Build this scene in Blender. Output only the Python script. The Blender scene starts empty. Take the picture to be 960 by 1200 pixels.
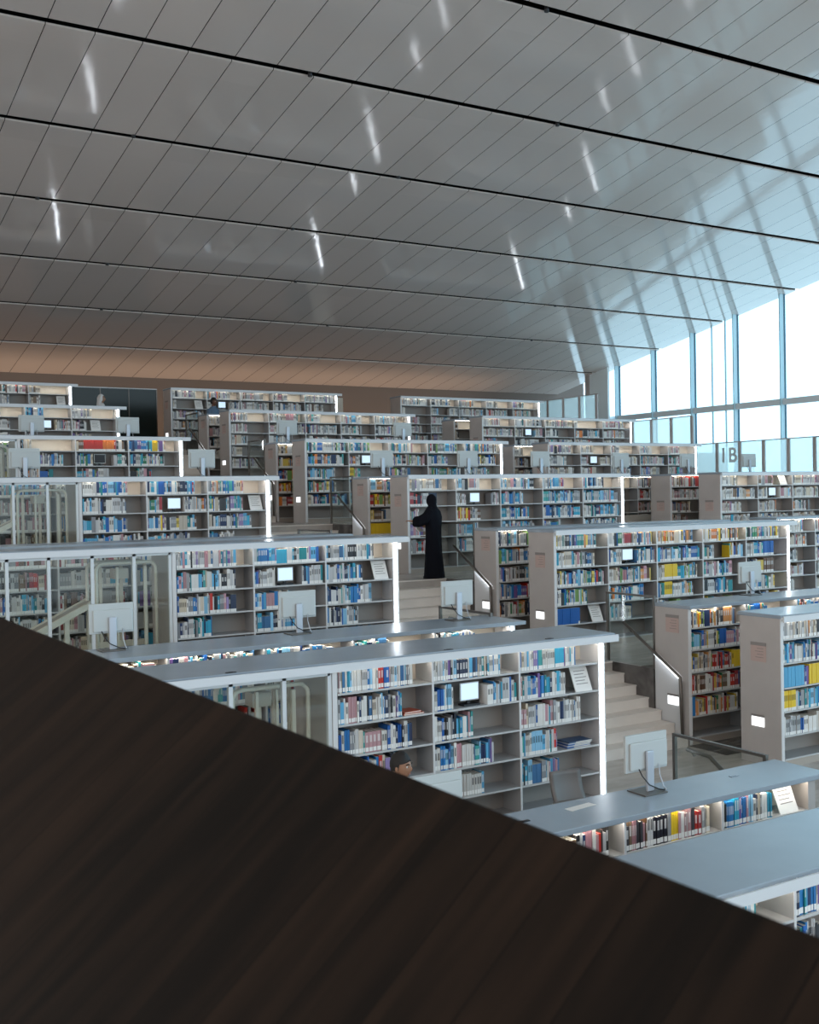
import bpy, math, random
from mathutils import Vector, Matrix, noise
rnd = random.Random(7)
C = bpy.context.scene.collection
R = math.radians

# ------------------------------------------------------------------ materials
def mat(name, col, rough=.5, metal=0., emit=None, strength=0., spec=.5, bump=0., bscale=20., var=0., coat=0., vscale=6.):
    m = bpy.data.materials.new(name); m.use_nodes = True
    nt = m.node_tree; b = nt.nodes['Principled BSDF']
    b.inputs['Base Color'].default_value = (*col, 1); b.inputs['Roughness'].default_value = rough
    b.inputs['Metallic'].default_value = metal; b.inputs['Specular IOR Level'].default_value = spec
    b.inputs['Coat Weight'].default_value = coat
    if emit:
        b.inputs['Emission Color'].default_value = (*emit, 1); b.inputs['Emission Strength'].default_value = strength
    if bump or var:
        tc = nt.nodes.new('ShaderNodeTexCoord'); n = nt.nodes.new('ShaderNodeTexNoise')
        n.inputs['Scale'].default_value = bscale if bump else vscale; n.inputs['Detail'].default_value = 4
        nt.links.new(tc.outputs['Object'], n.inputs['Vector'])
        if bump:
            bp = nt.nodes.new('ShaderNodeBump'); bp.inputs['Strength'].default_value = bump; bp.inputs['Distance'].default_value = .01
            nt.links.new(n.outputs['Fac'], bp.inputs['Height']); nt.links.new(bp.outputs['Normal'], b.inputs['Normal'])
        if var:
            n2 = nt.nodes.new('ShaderNodeTexNoise'); n2.inputs['Scale'].default_value = vscale; n2.inputs['Detail'].default_value = 5
            nt.links.new(tc.outputs['Object'], n2.inputs['Vector'])
            rp = nt.nodes.new('ShaderNodeValToRGB'); e = rp.color_ramp.elements
            e[0].position = .3; e[1].position = .7
            e[0].color = (*[c*(1-var) for c in col], 1); e[1].color = (*[min(1, c*(1+var)) for c in col], 1)
            nt.links.new(n2.outputs['Fac'], rp.inputs['Fac']); nt.links.new(rp.outputs['Color'], b.inputs['Base Color'])
    return m

M = {}
M['slab'] = mat('grey_laminate', (.30, .36, .42), .25, spec=.55, var=.04, vscale=2)
M['white'] = mat('white_metal', (.66, .67, .68), .4)
M['shelf'] = mat('shelf_metal', (.36, .37, .38), .45)  # darker than the edges, shade inside the bays put into the colour
M['taupe'] = mat('taupe_panel', (.46, .43, .41), .5, var=.04, vscale=3)
M['beige'] = mat('beige_panel', (.68, .61, .52), .6)
M['backp'] = mat('back_panel', (.31, .29, .27), .6)  # colour darkened to deepen the shade behind the books
M['edge'] = mat('shelf_edge', (.52, .53, .53), .4)
M['plinth'] = mat('plinth_panel', (.42, .37, .32), .5)
M['steel'] = mat('dark_steel', (.16, .145, .13), .35, metal=.7)
M['black'] = mat('black_plastic', (.015, .016, .02), .5)
M['gap'] = mat('ceiling_gap', (.004, .004, .004), .9, spec=0)
M['mon'] = mat('monitor_plastic', (.52, .56, .56), .45)
M['monstand'] = mat('monitor_stand', (.50, .54, .60), .35, metal=.3)
M['screen'] = mat('lit_screen', (.3, .4, .5), .3, emit=(.62, .80, .95), strength=.75)
M['paper'] = mat('paper', (.80, .79, .76), .7)
M['pages'] = mat('book_pages', (.74, .70, .62), .8)
M['label'] = mat('white_spine_label', (.82, .82, .80), .6)
M['led'] = mat('led_white', (.9, .9, 1), .5, emit=(.86, .93, 1.0), strength=14)
M['ledwarm'] = mat('led_warm', (1, .95, .85), .5, emit=(1.0, .90, .76), strength=16)
M['lightbox'] = mat('lit_sign', (.9, .9, .9), .5, emit=(.95, .97, 1.0), strength=.95)
M['plac1'] = mat('placard_grey', (.26, .24, .225), .5)
M['plac2'] = mat('placard_pink', (.50, .37, .33), .5)
M['chair'] = mat('brown_grey_leather', (.16, .15, .145), .35)
M['abaya'] = mat('black_cloth', (.006, .007, .011), .9, bump=.3, bscale=40, spec=.1)
M['darkwall'] = mat('dark_brown_wall', (.13, .10, .082), .6)
M['skin'] = mat('skin', (.34, .18, .11), .5)
M['skin2'] = mat('dark_skin', (.12, .055, .035), .5)
M['hair'] = mat('black_hair', (.012, .011, .011), .6, bump=.6, bscale=150)
M['eyew'] = mat('eye_white', (.7, .68, .65), .3)
M['fascia'] = mat('pale_metal_fascia', (.68, .71, .74), .4)
M['lip'] = mat('lip', (.34, .14, .11), .5)
M['shirt'] = mat('grey_shirt', (.33, .34, .36), .8, bump=.2, bscale=60)
M['denim'] = mat('blue_denim', (.10, .16, .24), .8)
M['thobe'] = mat('white_thobe', (.70, .68, .66), .8)
M['trouser'] = mat('dark_trousers', (.04, .045, .06), .8)
M['stair'] = mat('pale_limestone', (.70, .66, .61), .45, var=.05, vscale=3)
M['orange'] = mat('orange_cloth', (.6, .25, .08), .7)
M['mull'] = mat('pale_blue_fin', (.40, .58, .66), .3)
M['mulldark'] = mat('dark_blue_mullion', (.02, .08, .13), .3, metal=.2)
M['transom'] = mat('grey_transom', (.72, .74, .76), .4)
M['post'] = mat('brown_grey_post', (.42, .39, .38), .5)
M['sign'] = mat('grey_sign', (.62, .68, .70), .6)
M['frame'] = mat('satin_aluminium', (.62, .66, .68), .35, metal=.1)
M['lift'] = mat('cream_frame', (.66, .60, .52), .5)
M['col'] = mat('pale_wall', (.78, .88, .92), .5)

# dark stone, floor
def marble(name, a, b, rough, sc, stretch=(1, 1, 1)):
    m = bpy.data.materials.new(name); m.use_nodes = True; nt = m.node_tree; p = nt.nodes['Principled BSDF']
    tc = nt.nodes.new('ShaderNodeTexCoord'); mp = nt.nodes.new('ShaderNodeMapping'); mp.inputs['Scale'].default_value = stretch
    n = nt.nodes.new('ShaderNodeTexNoise'); n.inputs['Scale'].default_value = sc; n.inputs['Detail'].default_value = 6; n.inputs['Distortion'].default_value = 1.2
    rp = nt.nodes.new('ShaderNodeValToRGB'); e = rp.color_ramp.elements; e[0].position = .35; e[1].position = .68
    e[0].color = (*a, 1); e[1].color = (*b, 1)
    nt.links.new(tc.outputs['Object'], mp.inputs['Vector']); nt.links.new(mp.outputs['Vector'], n.inputs['Vector'])
    nt.links.new(n.outputs['Fac'], rp.inputs['Fac']); nt.links.new(rp.outputs['Color'], p.inputs['Base Color'])
    p.inputs['Roughness'].default_value = rough
    return m
M['darkstone'] = marble('dark_marble', (.03, .027, .025), (.16, .15, .145), .3, 2.2)
M['floor'] = marble('floor_stone', (.36, .335, .305), (.48, .45, .415), .25, 1.2, (1, 3, 1))
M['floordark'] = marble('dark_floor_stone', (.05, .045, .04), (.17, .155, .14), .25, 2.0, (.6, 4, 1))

def glass(name, tint, gloss=.5, op=0., opcol=(.7, .8, .8)):
    m = bpy.data.materials.new(name); m.use_nodes = True; nt = m.node_tree
    for n in list(nt.nodes): nt.nodes.remove(n)
    o = nt.nodes.new('ShaderNodeOutputMaterial'); t = nt.nodes.new('ShaderNodeBsdfTransparent'); t.inputs['Color'].default_value = (*tint, 1)
    g = nt.nodes.new('ShaderNodeBsdfGlossy'); g.inputs['Roughness'].default_value = .03
    f = nt.nodes.new('ShaderNodeLayerWeight'); f.inputs['Blend'].default_value = .5
    pw = nt.nodes.new('ShaderNodeMath'); pw.operation = 'POWER'; pw.inputs[1].default_value = 4; nt.links.new(f.outputs['Facing'], pw.inputs[0])
    mu = nt.nodes.new('ShaderNodeMath'); mu.operation = 'MULTIPLY_ADD'; mu.inputs[1].default_value = gloss; mu.inputs[2].default_value = .03*gloss
    mx = nt.nodes.new('ShaderNodeMixShader')
    nt.links.new(pw.outputs[0], mu.inputs[0]); nt.links.new(mu.outputs[0], mx.inputs[0]); nt.links.new(t.outputs[0], mx.inputs[1]); nt.links.new(g.outputs[0], mx.inputs[2])
    last = mx
    if op:
        tr = nt.nodes.new('ShaderNodeBsdfTranslucent'); tr.inputs['Color'].default_value = (*opcol, 1)
        df = nt.nodes.new('ShaderNodeBsdfDiffuse'); df.inputs['Color'].default_value = (*opcol, 1)
        m2 = nt.nodes.new('ShaderNodeMixShader'); m2.inputs[0].default_value = .3
        nt.links.new(tr.outputs[0], m2.inputs[1]); nt.links.new(df.outputs[0], m2.inputs[2])
        m3 = nt.nodes.new('ShaderNodeMixShader'); m3.inputs[0].default_value = op
        nt.links.new(mx.outputs[0], m3.inputs[1]); nt.links.new(m2.outputs[0], m3.inputs[2]); last = m3
    nt.links.new(last.outputs[0], o.inputs['Surface'])
    return m
M['glass'] = glass('clear_glass', (.93, .97, .96), .8)
M['glassg'] = glass('balustrade_glass', (.92, .95, .94), .8)
M['glassfac'] = glass('facade_glass', (.97, 1., 1.), .3)
M['frost'] = glass('frosted_glass', (.95, .99, .985), .3, .5, (.92, .96, .955))
M['darkglass'] = mat('dark_glass', (.02, .032, .031), .2, spec=.3)

# ceiling: glossy painted metal panels, seams every .8636 m along X
def ceiling_mat():
    m = bpy.data.materials.new('satin_ceiling_panel'); m.use_nodes = True; nt = m.node_tree; L = nt.links
    p = nt.nodes['Principled BSDF']
    tc = nt.nodes.new('ShaderNodeTexCoord'); sp = nt.nodes.new('ShaderNodeSeparateXYZ'); L.new(tc.outputs['Object'], sp.inputs[0])
    def math_(op, a, b=None):
        n = nt.nodes.new('ShaderNodeMath'); n.operation = op
        if isinstance(a, (int, float)): n.inputs[0].default_value = a
        else: L.new(a, n.inputs[0])
        if b is not None:
            if isinstance(b, (int, float)): n.inputs[1].default_value = b
            else: L.new(b, n.inputs[1])
        return n.outputs[0]
    u = math_('DIVIDE', math_('ADD', sp.outputs['X'], 100*.8636-4.84), .8636)
    fr = math_('FRACT', u); cell = math_('FLOOR', u)
    d = math_('ABSOLUTE', math_('SUBTRACT', fr, .5))
    seam = math_('GREATER_THAN', d, .5-.0095)
    yc = math_('FLOOR', math_('DIVIDE', sp.outputs['Y'], 3.41))
    cv = nt.nodes.new('ShaderNodeCombineXYZ'); L.new(cell, cv.inputs[0]); L.new(yc, cv.inputs[1])
    wn = nt.nodes.new('ShaderNodeTexWhiteNoise'); L.new(cv.outputs[0], wn.inputs['Vector'])
    rp = nt.nodes.new('ShaderNodeValToRGB'); e = rp.color_ramp.elements
    e[0].color = (.64, .565, .525, 1); e[1].color = (.68, .60, .56, 1); L.new(wn.outputs['Value'], rp.inputs['Fac'])
    mx = nt.nodes.new('ShaderNodeMix'); mx.data_type = 'RGBA'; L.new(seam, mx.inputs[0]); L.new(rp.outputs['Color'], mx.inputs[6]); mx.inputs[7].default_value = (.03, .022, .018, 1)
    L.new(mx.outputs[2], p.inputs['Base Color'])
    mp = nt.nodes.new('ShaderNodeMapping'); mp.inputs['Scale'].default_value = (.9, .35, 1); L.new(tc.outputs['Object'], mp.inputs['Vector'])
    n = nt.nodes.new('ShaderNodeTexNoise'); n.inputs['Scale'].default_value = 2.6; n.inputs['Detail'].default_value = 2.5; L.new(mp.outputs[0], n.inputs['Vector'])
    bp = nt.nodes.new('ShaderNodeBump'); bp.inputs['Strength'].default_value = .30; bp.inputs['Distance'].default_value = .012; L.new(n.outputs['Fac'], bp.inputs['Height'])
    L.new(bp.outputs[0], p.inputs['Normal'])
    p.inputs['Roughness'].default_value = .09; p.inputs['Specular IOR Level'].default_value = .62
    p.inputs['Metallic'].default_value = .05
    return m
M['ceil'] = ceiling_mat()

def wood_mat():
    m = bpy.data.materials.new('dark_stained_wood'); m.use_nodes = True; nt = m.node_tree; L = nt.links; p = nt.nodes['Principled BSDF']
    tc = nt.nodes.new('ShaderNodeTexCoord'); sp = nt.nodes.new('ShaderNodeSeparateXYZ'); L.new(tc.outputs['Object'], sp.inputs[0])
    d = nt.nodes.new('ShaderNodeMath'); d.operation = 'DIVIDE'; L.new(sp.outputs['X'], d.inputs[0]); d.inputs[1].default_value = .095
    fl = nt.nodes.new('ShaderNodeMath'); fl.operation = 'FLOOR'; L.new(d.outputs[0], fl.inputs[0])
    fr = nt.nodes.new('ShaderNodeMath'); fr.operation = 'FRACT'; L.new(d.outputs[0], fr.inputs[0])
    wn = nt.nodes.new('ShaderNodeTexWhiteNoise'); wn.noise_dimensions = '1D'; L.new(fl.outputs[0], wn.inputs['W'])
    mp = nt.nodes.new('ShaderNodeMapping'); mp.inputs['Scale'].default_value = (14, 1.2, 1); L.new(tc.outputs['Object'], mp.inputs['Vector'])
    n = nt.nodes.new('ShaderNodeTexNoise'); n.inputs['Scale'].default_value = 1.5; n.inputs['Detail'].default_value = 5; n.inputs['Distortion'].default_value = .6; L.new(mp.outputs[0], n.inputs['Vector'])
    a = nt.nodes.new('ShaderNodeMath'); a.operation = 'MULTIPLY_ADD'; L.new(wn.outputs['Value'], a.inputs[0]); a.inputs[1].default_value = .22; L.new(n.outputs['Fac'], a.inputs[2])
    rp = nt.nodes.new('ShaderNodeValToRGB'); e = rp.color_ramp.elements
    e[0].position = .42; e[0].color = (.0068, .0055, .0046, 1); e[1].position = 1.05; e[1].color = (.027, .0165, .011, 1)
    L.new(a.outputs[0], rp.inputs['Fac'])
    s1 = nt.nodes.new('ShaderNodeMath'); s1.operation = 'LESS_THAN'; L.new(fr.outputs[0], s1.inputs[0]); s1.inputs[1].default_value = .03
    mx = nt.nodes.new('ShaderNodeMix'); mx.data_type = 'RGBA'; L.new(s1.outputs[0], mx.inputs[0]); L.new(rp.outputs['Color'], mx.inputs[6]); mx.inputs[7].default_value = (.007, .0055, .0045, 1)
    L.new(mx.outputs[2], p.inputs['Base Color']); p.inputs['Roughness'].default_value = .55; p.inputs['Specular IOR Level'].default_value = .12
    return m
M['wood'] = wood_mat()

# ------------------------------------------------------------------ mesh helpers
class MB:
    def __init__(s): s.v = []; s.f = []; s.m = []; s.mats = []; s.smooth = []
    def mi(s, m):
        if m not in s.mats: s.mats.append(m)
        return s.mats.index(m)
    def poly(s, pts, m, smooth=False):
        i = len(s.v); s.v += [tuple(p) for p in pts]; s.f.append(tuple(range(i, i+len(pts)))); s.m.append(s.mi(m)); s.smooth.append(smooth)
    def box(s, x0, x1, y0, y1, z0, z1, m):
        i = len(s.v); k = s.mi(m)
        s.v += [(x0, y0, z0), (x1, y0, z0), (x1, y1, z0), (x0, y1, z0), (x0, y0, z1), (x1, y0, z1), (x1, y1, z1), (x0, y1, z1)]
        for f in ((0, 3, 2, 1), (4, 5, 6, 7), (0, 1, 5, 4), (1, 2, 6, 5), (2, 3, 7, 6), (3, 0, 4, 7)):
            s.f.append(tuple(i+a for a in f)); s.m.append(k); s.smooth.append(False)
        return s
    def prism(s, pts, axis, a, b, m):   # polygon pts (2d) extruded along axis from a to b
        def P(p, t):
            return {'x': (t, p[0], p[1]), 'y': (p[0], t, p[1]), 'z': (p[0], p[1], t)}[axis]
        n = len(pts); i = len(s.v); k = s.mi(m)
        s.v += [P(p, a) for p in pts] + [P(p, b) for p in pts]
        s.f.append(tuple(i+j for j in range(n))); s.f.append(tuple(i+n+j for j in reversed(range(n)))); s.m += [k, k]; s.smooth += [False]*2
        for j in range(n):
            s.f.append((i+j, i+n+j, i+n+(j+1) % n, i+(j+1) % n)); s.m.append(k); s.smooth.append(False)
        return s
    def loft(s, rings, m, n=16, cap=True, wob=0., wf=5):
        # rings: (center, rx, ry, dirvec)  sections perpendicular to dir (default z)
        i0 = len(s.v); k = s.mi(m)
        for c, rx, ry, d in rings:
            d = Vector(d).normalized(); c = Vector(c)
            a = Vector((1, 0, 0)) if abs(d.x) < .9 else Vector((0, 1, 0))
            u = (a - d*a.dot(d)).normalized(); w = d.cross(u)
            for j in range(n):
                t = 2*math.pi*j/n; q = 1+wob*math.sin(wf*t+c.z*2)
                s.v.append(tuple(c+u*rx*q*math.cos(t)+w*ry*q*math.sin(t)))
        for r in range(len(rings)-1):
            for j in range(n):
                a = i0+r*n+j; b = i0+r*n+(j+1) % n
                s.f.append((a, b, b+n, a+n)); s.m.append(k); s.smooth.append(True)
        if cap:
            s.f.append(tuple(i0+j for j in reversed(range(n)))); s.m.append(k); s.smooth.append(False)
            e = i0+(len(rings)-1)*n; s.f.append(tuple(e+j for j in range(n))); s.m.append(k); s.smooth.append(False)
        return s
    def tube(s, pts, r, m, n=8):
        rings = []
        pts = [Vector(p) for p in pts]
        for i, p in enumerate(pts):
            d = (pts[min(i+1, len(pts)-1)]-pts[max(i-1, 0)])
            rings.append((p, r, r, d))
        return s.loft(rings, m, n)
    def ball(s, c, r, m, nu=16, nv=10, fn=None):
        i0 = len(s.v); k = s.mi(m); r = r if hasattr(r, '__len__') else (r, r, r)
        for a in range(nv+1):
            th = math.pi*a/nv
            for b in range(nu):
                ph = 2*math.pi*b/nu; d = Vector((math.sin(th)*math.cos(ph), math.sin(th)*math.sin(ph), math.cos(th)))
                p = Vector((d.x*r[0], d.y*r[1], d.z*r[2]))
                if fn: p = fn(p, d)
                s.v.append(tuple(Vector(c)+p))
        for a in range(nv):
            for b in range(nu):
                x = i0+a*nu+b; y = i0+a*nu+(b+1) % nu
                s.f.append((x, x+nu, y+nu, y)); s.m.append(k); s.smooth.append(True)
        return s
    def mesh(s, name):
        me = bpy.data.meshes.new(name); me.from_pydata(s.v, [], s.f)
        for m in s.mats: me.materials.append(M[m] if isinstance(m, str) else m)
        me.polygons.foreach_set('material_index', s.m); me.polygons.foreach_set('use_smooth', s.smooth); me.update()
        return me
    def build(s, name, parent=None, bevel=0.):
        o = bpy.data.objects.new(name, s.mesh(name)); C.objects.link(o); o.parent = parent
        if bevel:
            b = o.modifiers.new('b', 'BEVEL'); b.width = bevel; b.segments = 2; b.limit_method = 'ANGLE'
        return o

def tag(o, label, cat, group=None):
    o['label'] = label; o['category'] = cat
    if group: o['group'] = group
    return o
def empty(name, loc, label, cat, group=None, rz=0):
    o = bpy.data.objects.new(name, None); C.objects.link(o); o.location = loc; o.rotation_euler = (0, 0, rz); o.empty_display_size = .2
    return tag(o, label, cat, group)
def struct(o, kind='structure'):
    o['kind'] = kind; return o
def inst(mesh, name, parent, loc):
    o = bpy.data.objects.new(name, mesh); C.objects.link(o); o.parent = parent; o.location = loc; return o

# ------------------------------------------------------------------ site grid
# X along the rows of bookcases, Y into the depth (tiers climb), Z up; the camera is at the origin
T = {'F': (5.26, -2.70), 'E': (9.96, -1.66), 'D': (14.66, -.61), 'C': (19.36, .44), 'B': (24.06, 1.43), 'A': (28.76, 2.49), 'Z': (33.46, 3.53)}
ORDER = 'FEDCBAZ'
HT = 2.03
TN = {'F': 'first', 'E': 'second', 'D': 'third', 'C': 'fourth', 'B': 'fifth', 'A': 'sixth', 'Z': 'seventh'}
def floor_z(t): return T[t][1]-HT

# ------------------------------------------------------------------ books
PAL = {
 'white': [(.62, .62, .60), (.52, .53, .54), (.70, .69, .66)], 'cream': [(.60, .52, .40), (.56, .50, .42)],
 'light blue': [(.10, .38, .62), (.24, .50, .70), (.03, .34, .52)], 'blue': [(.012, .11, .40), (.02, .18, .46), (.04, .14, .30)],
 'navy': [(.012, .03, .10), (.02, .035, .08)], 'teal': [(.01, .22, .25), (.05, .33, .32)], 'green': [(.04, .22, .10), (.20, .36, .10)],
 'yellow': [(.75, .52, .02), (.65, .50, .10)], 'orange': [(.70, .20, .03), (.60, .28, .10)], 'red': [(.50, .03, .02), (.36, .04, .05)],
 'purple': [(.16, .09, .28), (.26, .20, .40)], 'pink': [(.50, .26, .30), (.42, .24, .26)], 'black': [(.015, .015, .02), (.04, .04, .045)],
 'grey': [(.24, .25, .27), (.34, .35, .36)], 'brown': [(.14, .07, .04), (.20, .13, .08)]}
MIX = {
 'cool': dict(white=11, blue=5, navy=2, purple=1, pink=1, grey=3, teal=1.5, black=1.5, cream=1, red=.4, **{'light blue': 6}),
 'mixed': dict(white=10, blue=4, navy=2, purple=1, pink=1, grey=2.5, teal=2, black=2, cream=2.5, red=.5, yellow=1.8, orange=1.2, green=2, brown=1, **{'light blue': 3}),
 'warm': dict(white=4, yellow=2.5, orange=2.5, red=2.5, brown=2.5, cream=3, black=2.5, navy=1.5, blue=1, green=1, grey=1),
 'pale': dict(white=13, cream=5, pink=2.5, grey=4, blue=.6, purple=1, teal=.5, black=1.1, red=.4, brown=.9, orange=.4, **{'light blue': 1}),
 'rose': dict(white=4, cream=3, pink=4, red=2.2, brown=3.2, grey=3, black=2, navy=1),
}
def pick(mix, r):
    d = MIX[mix]; t = r.uniform(0, sum(d.values()))
    for k, w in d.items():
        t -= w
        if t <= 0: return k
    return 'white'
BOOKS = []     # all standing books: dict(x, y, z, w, h, d, name, col, label, band)
def fill_shelf(x0, x1, yf, z, mix, fill, key, words, right=None, runs=None, maxh=.28, thick=1.0):
    """stand books from x0 rightwards until the fill share of the width is used; yf = shelf front edge"""
    r = random.Random(hash_(key)); W = x1-x0; n = 0; x = x0+.006
    end = x0+W*fill
    segs = [(x, end)]
    if right: segs.append((x1-W*right, x1-.01))
    for a, b in segs:
        x = a; run = 0
        while True:
            if run <= 0:
                name = pick(mix, r); cc = r.choice(PAL[name]); j = r.uniform(.8, 1.15); cc = tuple(min(.85, c*j) for c in cc)
                run = r.choice([1, 1, 1, 1, 1, 1, 1, 2, 2, 4]) ; w = r.choice([.012, .015, .018, .022, .026, .03, .034, .042])*thick; h = r.uniform(.205, maxh); d = r.uniform(.15, .215)
                if runs:
                    t = (x-x0)/W
                    for ta, tb, nm, wr in runs:
                        if ta <= t < tb: name = nm; cc = PAL[nm][0]; run = 40; w = wr; h = maxh-.01; d = .2; until = x0+W*tb
                band = r.random()
            if x+w > b: break
            if run < 7 and not runs and r.random() < .3: w = max(.011, w*r.uniform(.7, 1.2))
            BOOKS.append(dict(x=x, y=yf+.012+r.uniform(0, .012), z=z, w=w*.965, h=h*r.uniform(.985, 1.0) if run < 7 else h, d=d, name=name, col=cc, words=words, n=n, band=band, key=key))
            n += 1; x += w; run -= 1
            if runs and run > 6 and x >= until-.01: run = 0
def hash_(s):
    h = 5381
    for ch in s: h = (h*33+ord(ch)) & 0xffffffff
    return h

# ------------------------------------------------------------------ bookcase
LV = [-.325, -.645, -.97, -1.285, -1.61]          # shelf tops below the slab top
W_BAY = 1.15
meshes = {}
def shelf_mesh(w, d):
    k = (round(w, 3), round(d, 3))
    if k not in meshes:
        b = MB().box(0, w, 0, d, -.018, 0, 'shelf').box(0, w, -.003, 0, -.019, .001, 'edge'); meshes[k] = b.mesh('shelf')
    return meshes[k]
CASES = {}
def bookcase(key, tier, Y, X0, ups, X1, depth, slabx0, slabx1, slabd, label, group, left_panel=True, right_led=False, levels=5, dividers=True, lipz=.05):
    """front at Y; ups = x of the uprights (bay boundaries)"""
    zt = T[tier][1]; zf = floor_z(tier); h = zt-zf
    root = empty('bookcase', (X0, Y, zf), label, 'bookcase', group)
    L = lambda x: x-X0
    # slab with a separate front fascia that leaves a narrow light slot
    if len(key) == 2:
        sb = MB().box(L(slabx0), L(slabx1), -.015, slabd, h-lipz, h, 'slab').build('countertop', root, .006)
        fb_ = MB().box(L(slabx0), L(slabx1), -.075, -.058, h-.092, h-.012, 'fascia')
        for u in [slabx0+.01]+list(ups)+[slabx1-.02]: fb_.box(L(u), L(u)+.01, -.06, -.01, h-.05, h-.03, 'fascia')
        fb_.build('fascia', sb)
    else:
        MB().box(L(slabx0), L(slabx1), -.05, slabd, h-lipz, h, 'slab').build('countertop', root, .006)
    top = h-lipz
    yb = min(.33, depth*.5)
    if left_panel:
        MB().box(0, .055, 0, depth, 0, top, 'taupe').box(.001, .054, -.012, 0, .02, top, 'white').build('end_panel', root)
    else:
        MB().box(L(ups[0])-.05, L(ups[0]), 0, depth, 0, top, 'taupe').box(L(ups[0])-.052, L(ups[0])+.001, -.01, 0, 0, top, 'white').build('end_panel', root)
    rep_ = MB().box(L(ups[-1]), L(X1), 0, depth, 0, top, 'white' if right_led else 'taupe').build('end_panel', root)
    MB().box(L(ups[0]), L(ups[-1]), yb, yb+.02, 0, top, 'backp').build('back_panel', root)
    b = MB().box(L(ups[0]), L(ups[-1]), yb-.006, yb, h+LV[0], top, 'beige').build('glow_tinted_back', root); b['label'] = 'upper back panel tinted beige for strip glow'  # top of the back coloured beige to carry the strip's warm glow
    for u in ups[1:-1]:
        MB().box(L(u)-.011, L(u)+.011, 0, yb, .09, top, 'shelf').box(L(u)-.012, L(u)+.012, -.006, 0, .09, top, 'white').build('divider', root)
    for a, c in zip(ups[:-1], ups[1:]):
        for lv in LV[:levels]:
            inst(shelf_mesh(c-a-.024, yb), 'shelf', root, (L(a)+.012, 0, h+lv))
        inst(shelf_mesh(c-a-.024, yb), 'shelf', root, (L(a)+.012, 0, .115))
    MB().box(L(ups[0]), L(ups[-1]), .01, .04, 0, .095, 'plinth').build('plinth', root)
    # far side of the double unit
    if depth > .5:
        MB().box(L(ups[0]), L(ups[-1]), depth-.03, depth-.01, 0, top, 'plinth').build('rear_panel', root)
    # under-slab light
    ct = root.children[0]
    MB().box(L(ups[0])+.02, L(ups[-1])-.02, .0, .03, top-.003, top-.0005, 'ledwarm').build('light_strip', ct)
    if right_led:
        MB().box(L(X1)-.070, L(X1)-.038, -.012, -.002, .12, top-.025, 'led').build('vertical_light_strip', rep_)
    if left_panel:
        pass
    CASES[key] = dict(root=root, X0=X0, Y=Y, ups=ups, zt=zt, zf=zf)
    return root

BLK = {'L': 'left block', 'M': 'middle block', 'R': 'right block'}
upsL = [5.17+W_BAY*k for k in range(4)]
upsLr = [2.87+W_BAY*k for k in range(6)]
upsM = [11.81+1.145*k for k in range(6)]
# nearest tier, built where the photo shows it
for t in 'FEDCBAZ':
    Y, zt = T[t]
    xl = {'A': 2.87, 'Z': 4.02}.get(t)
    ups = upsL if xl is None else ([xl+W_BAY*k for k in range(6)] if t == 'A' else [xl+W_BAY*k for k in range(5)])
    x0 = ups[0]-.05
    bookcase(t+'L', t, Y, x0, ups, 8.72, .88, (2.3 if t in 'EDCB' else x0-.03), 8.88, .97, f'white bookcase at front of {TN[t]} tier from camera, left of the lit stairs', 'bookcases of the left block', left_panel=False, right_led=True)
    if t not in 'AZ':
        u = [7.47-W_BAY*2+W_BAY*k for k in range(4)] if t == 'F' else upsLr
        d = .55 if t == 'F' else .82
        bookcase(t+'L2', t, Y+1.74, u[0]-.05, u, 8.72, d, u[0]-.08, 8.86, d+.05, f'low-looking rear bookcase of {TN[t]} tier, left of stairs, under grey monitor counter', 'bookcases of the left block', left_panel=False, right_led=(t != 'F'))
    if t == 'F': continue
    bookcase(t+'M', t, Y, 11.75, upsM, 17.62, .68, 11.75, 17.76, .72, f'bookcase with taupe end panel, front of {TN[t]} tier, right of main stairs', 'bookcases of the middle block', right_led=True)
    if t != 'Z':
        bookcase(t+'M2', t, Y+1.65, 11.75, upsM, 17.62, .68, 11.75, 17.72, .70, f'rear bookcase with taupe end panel of {TN[t]} tier, right of main stairs', 'bookcases of the middle block', right_led=True)
RB = [('C', 'CR', 18.75, 20.10, 'nearest'), ('C', 'CR1', 20.40, 20.10, 'second'), ('C', 'CR2', 22.0, 19.2, 'hindmost'), ('D', 'DR2', 16.41, 19.25, 'rear'),
      ('B', 'BR', 24.2, 19.25, 'front'), ('B', 'BR2', 25.8, 19.25, 'rear'), ('A', 'AR', 28.6, 20.15, 'front'), ('A', 'AR2', 30.2, 20.15, 'rear'), ('Z', 'ZR', 33.46, 20.10, 'front')]
for t, key, Y, x0, wd in RB:
    n = 5 if key != 'AR' else 5
    pit = {'BR': 1.12, 'BR2': 1.12, 'AR': 1.23, 'AR2': 1.23, 'ZR': 1.21}.get(key, 1.25)
    u = [x0+.06+pit*k for k in range(n+1)]
    bookcase(key, t, Y, x0, u, u[-1]+.07, .68, x0, u[-1]+.20, .72, f'{wd} bookcase of {TN[t]} tier in right block near the glass facade', 'bookcases of the right block', right_led=(key != 'DR2'))

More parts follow.
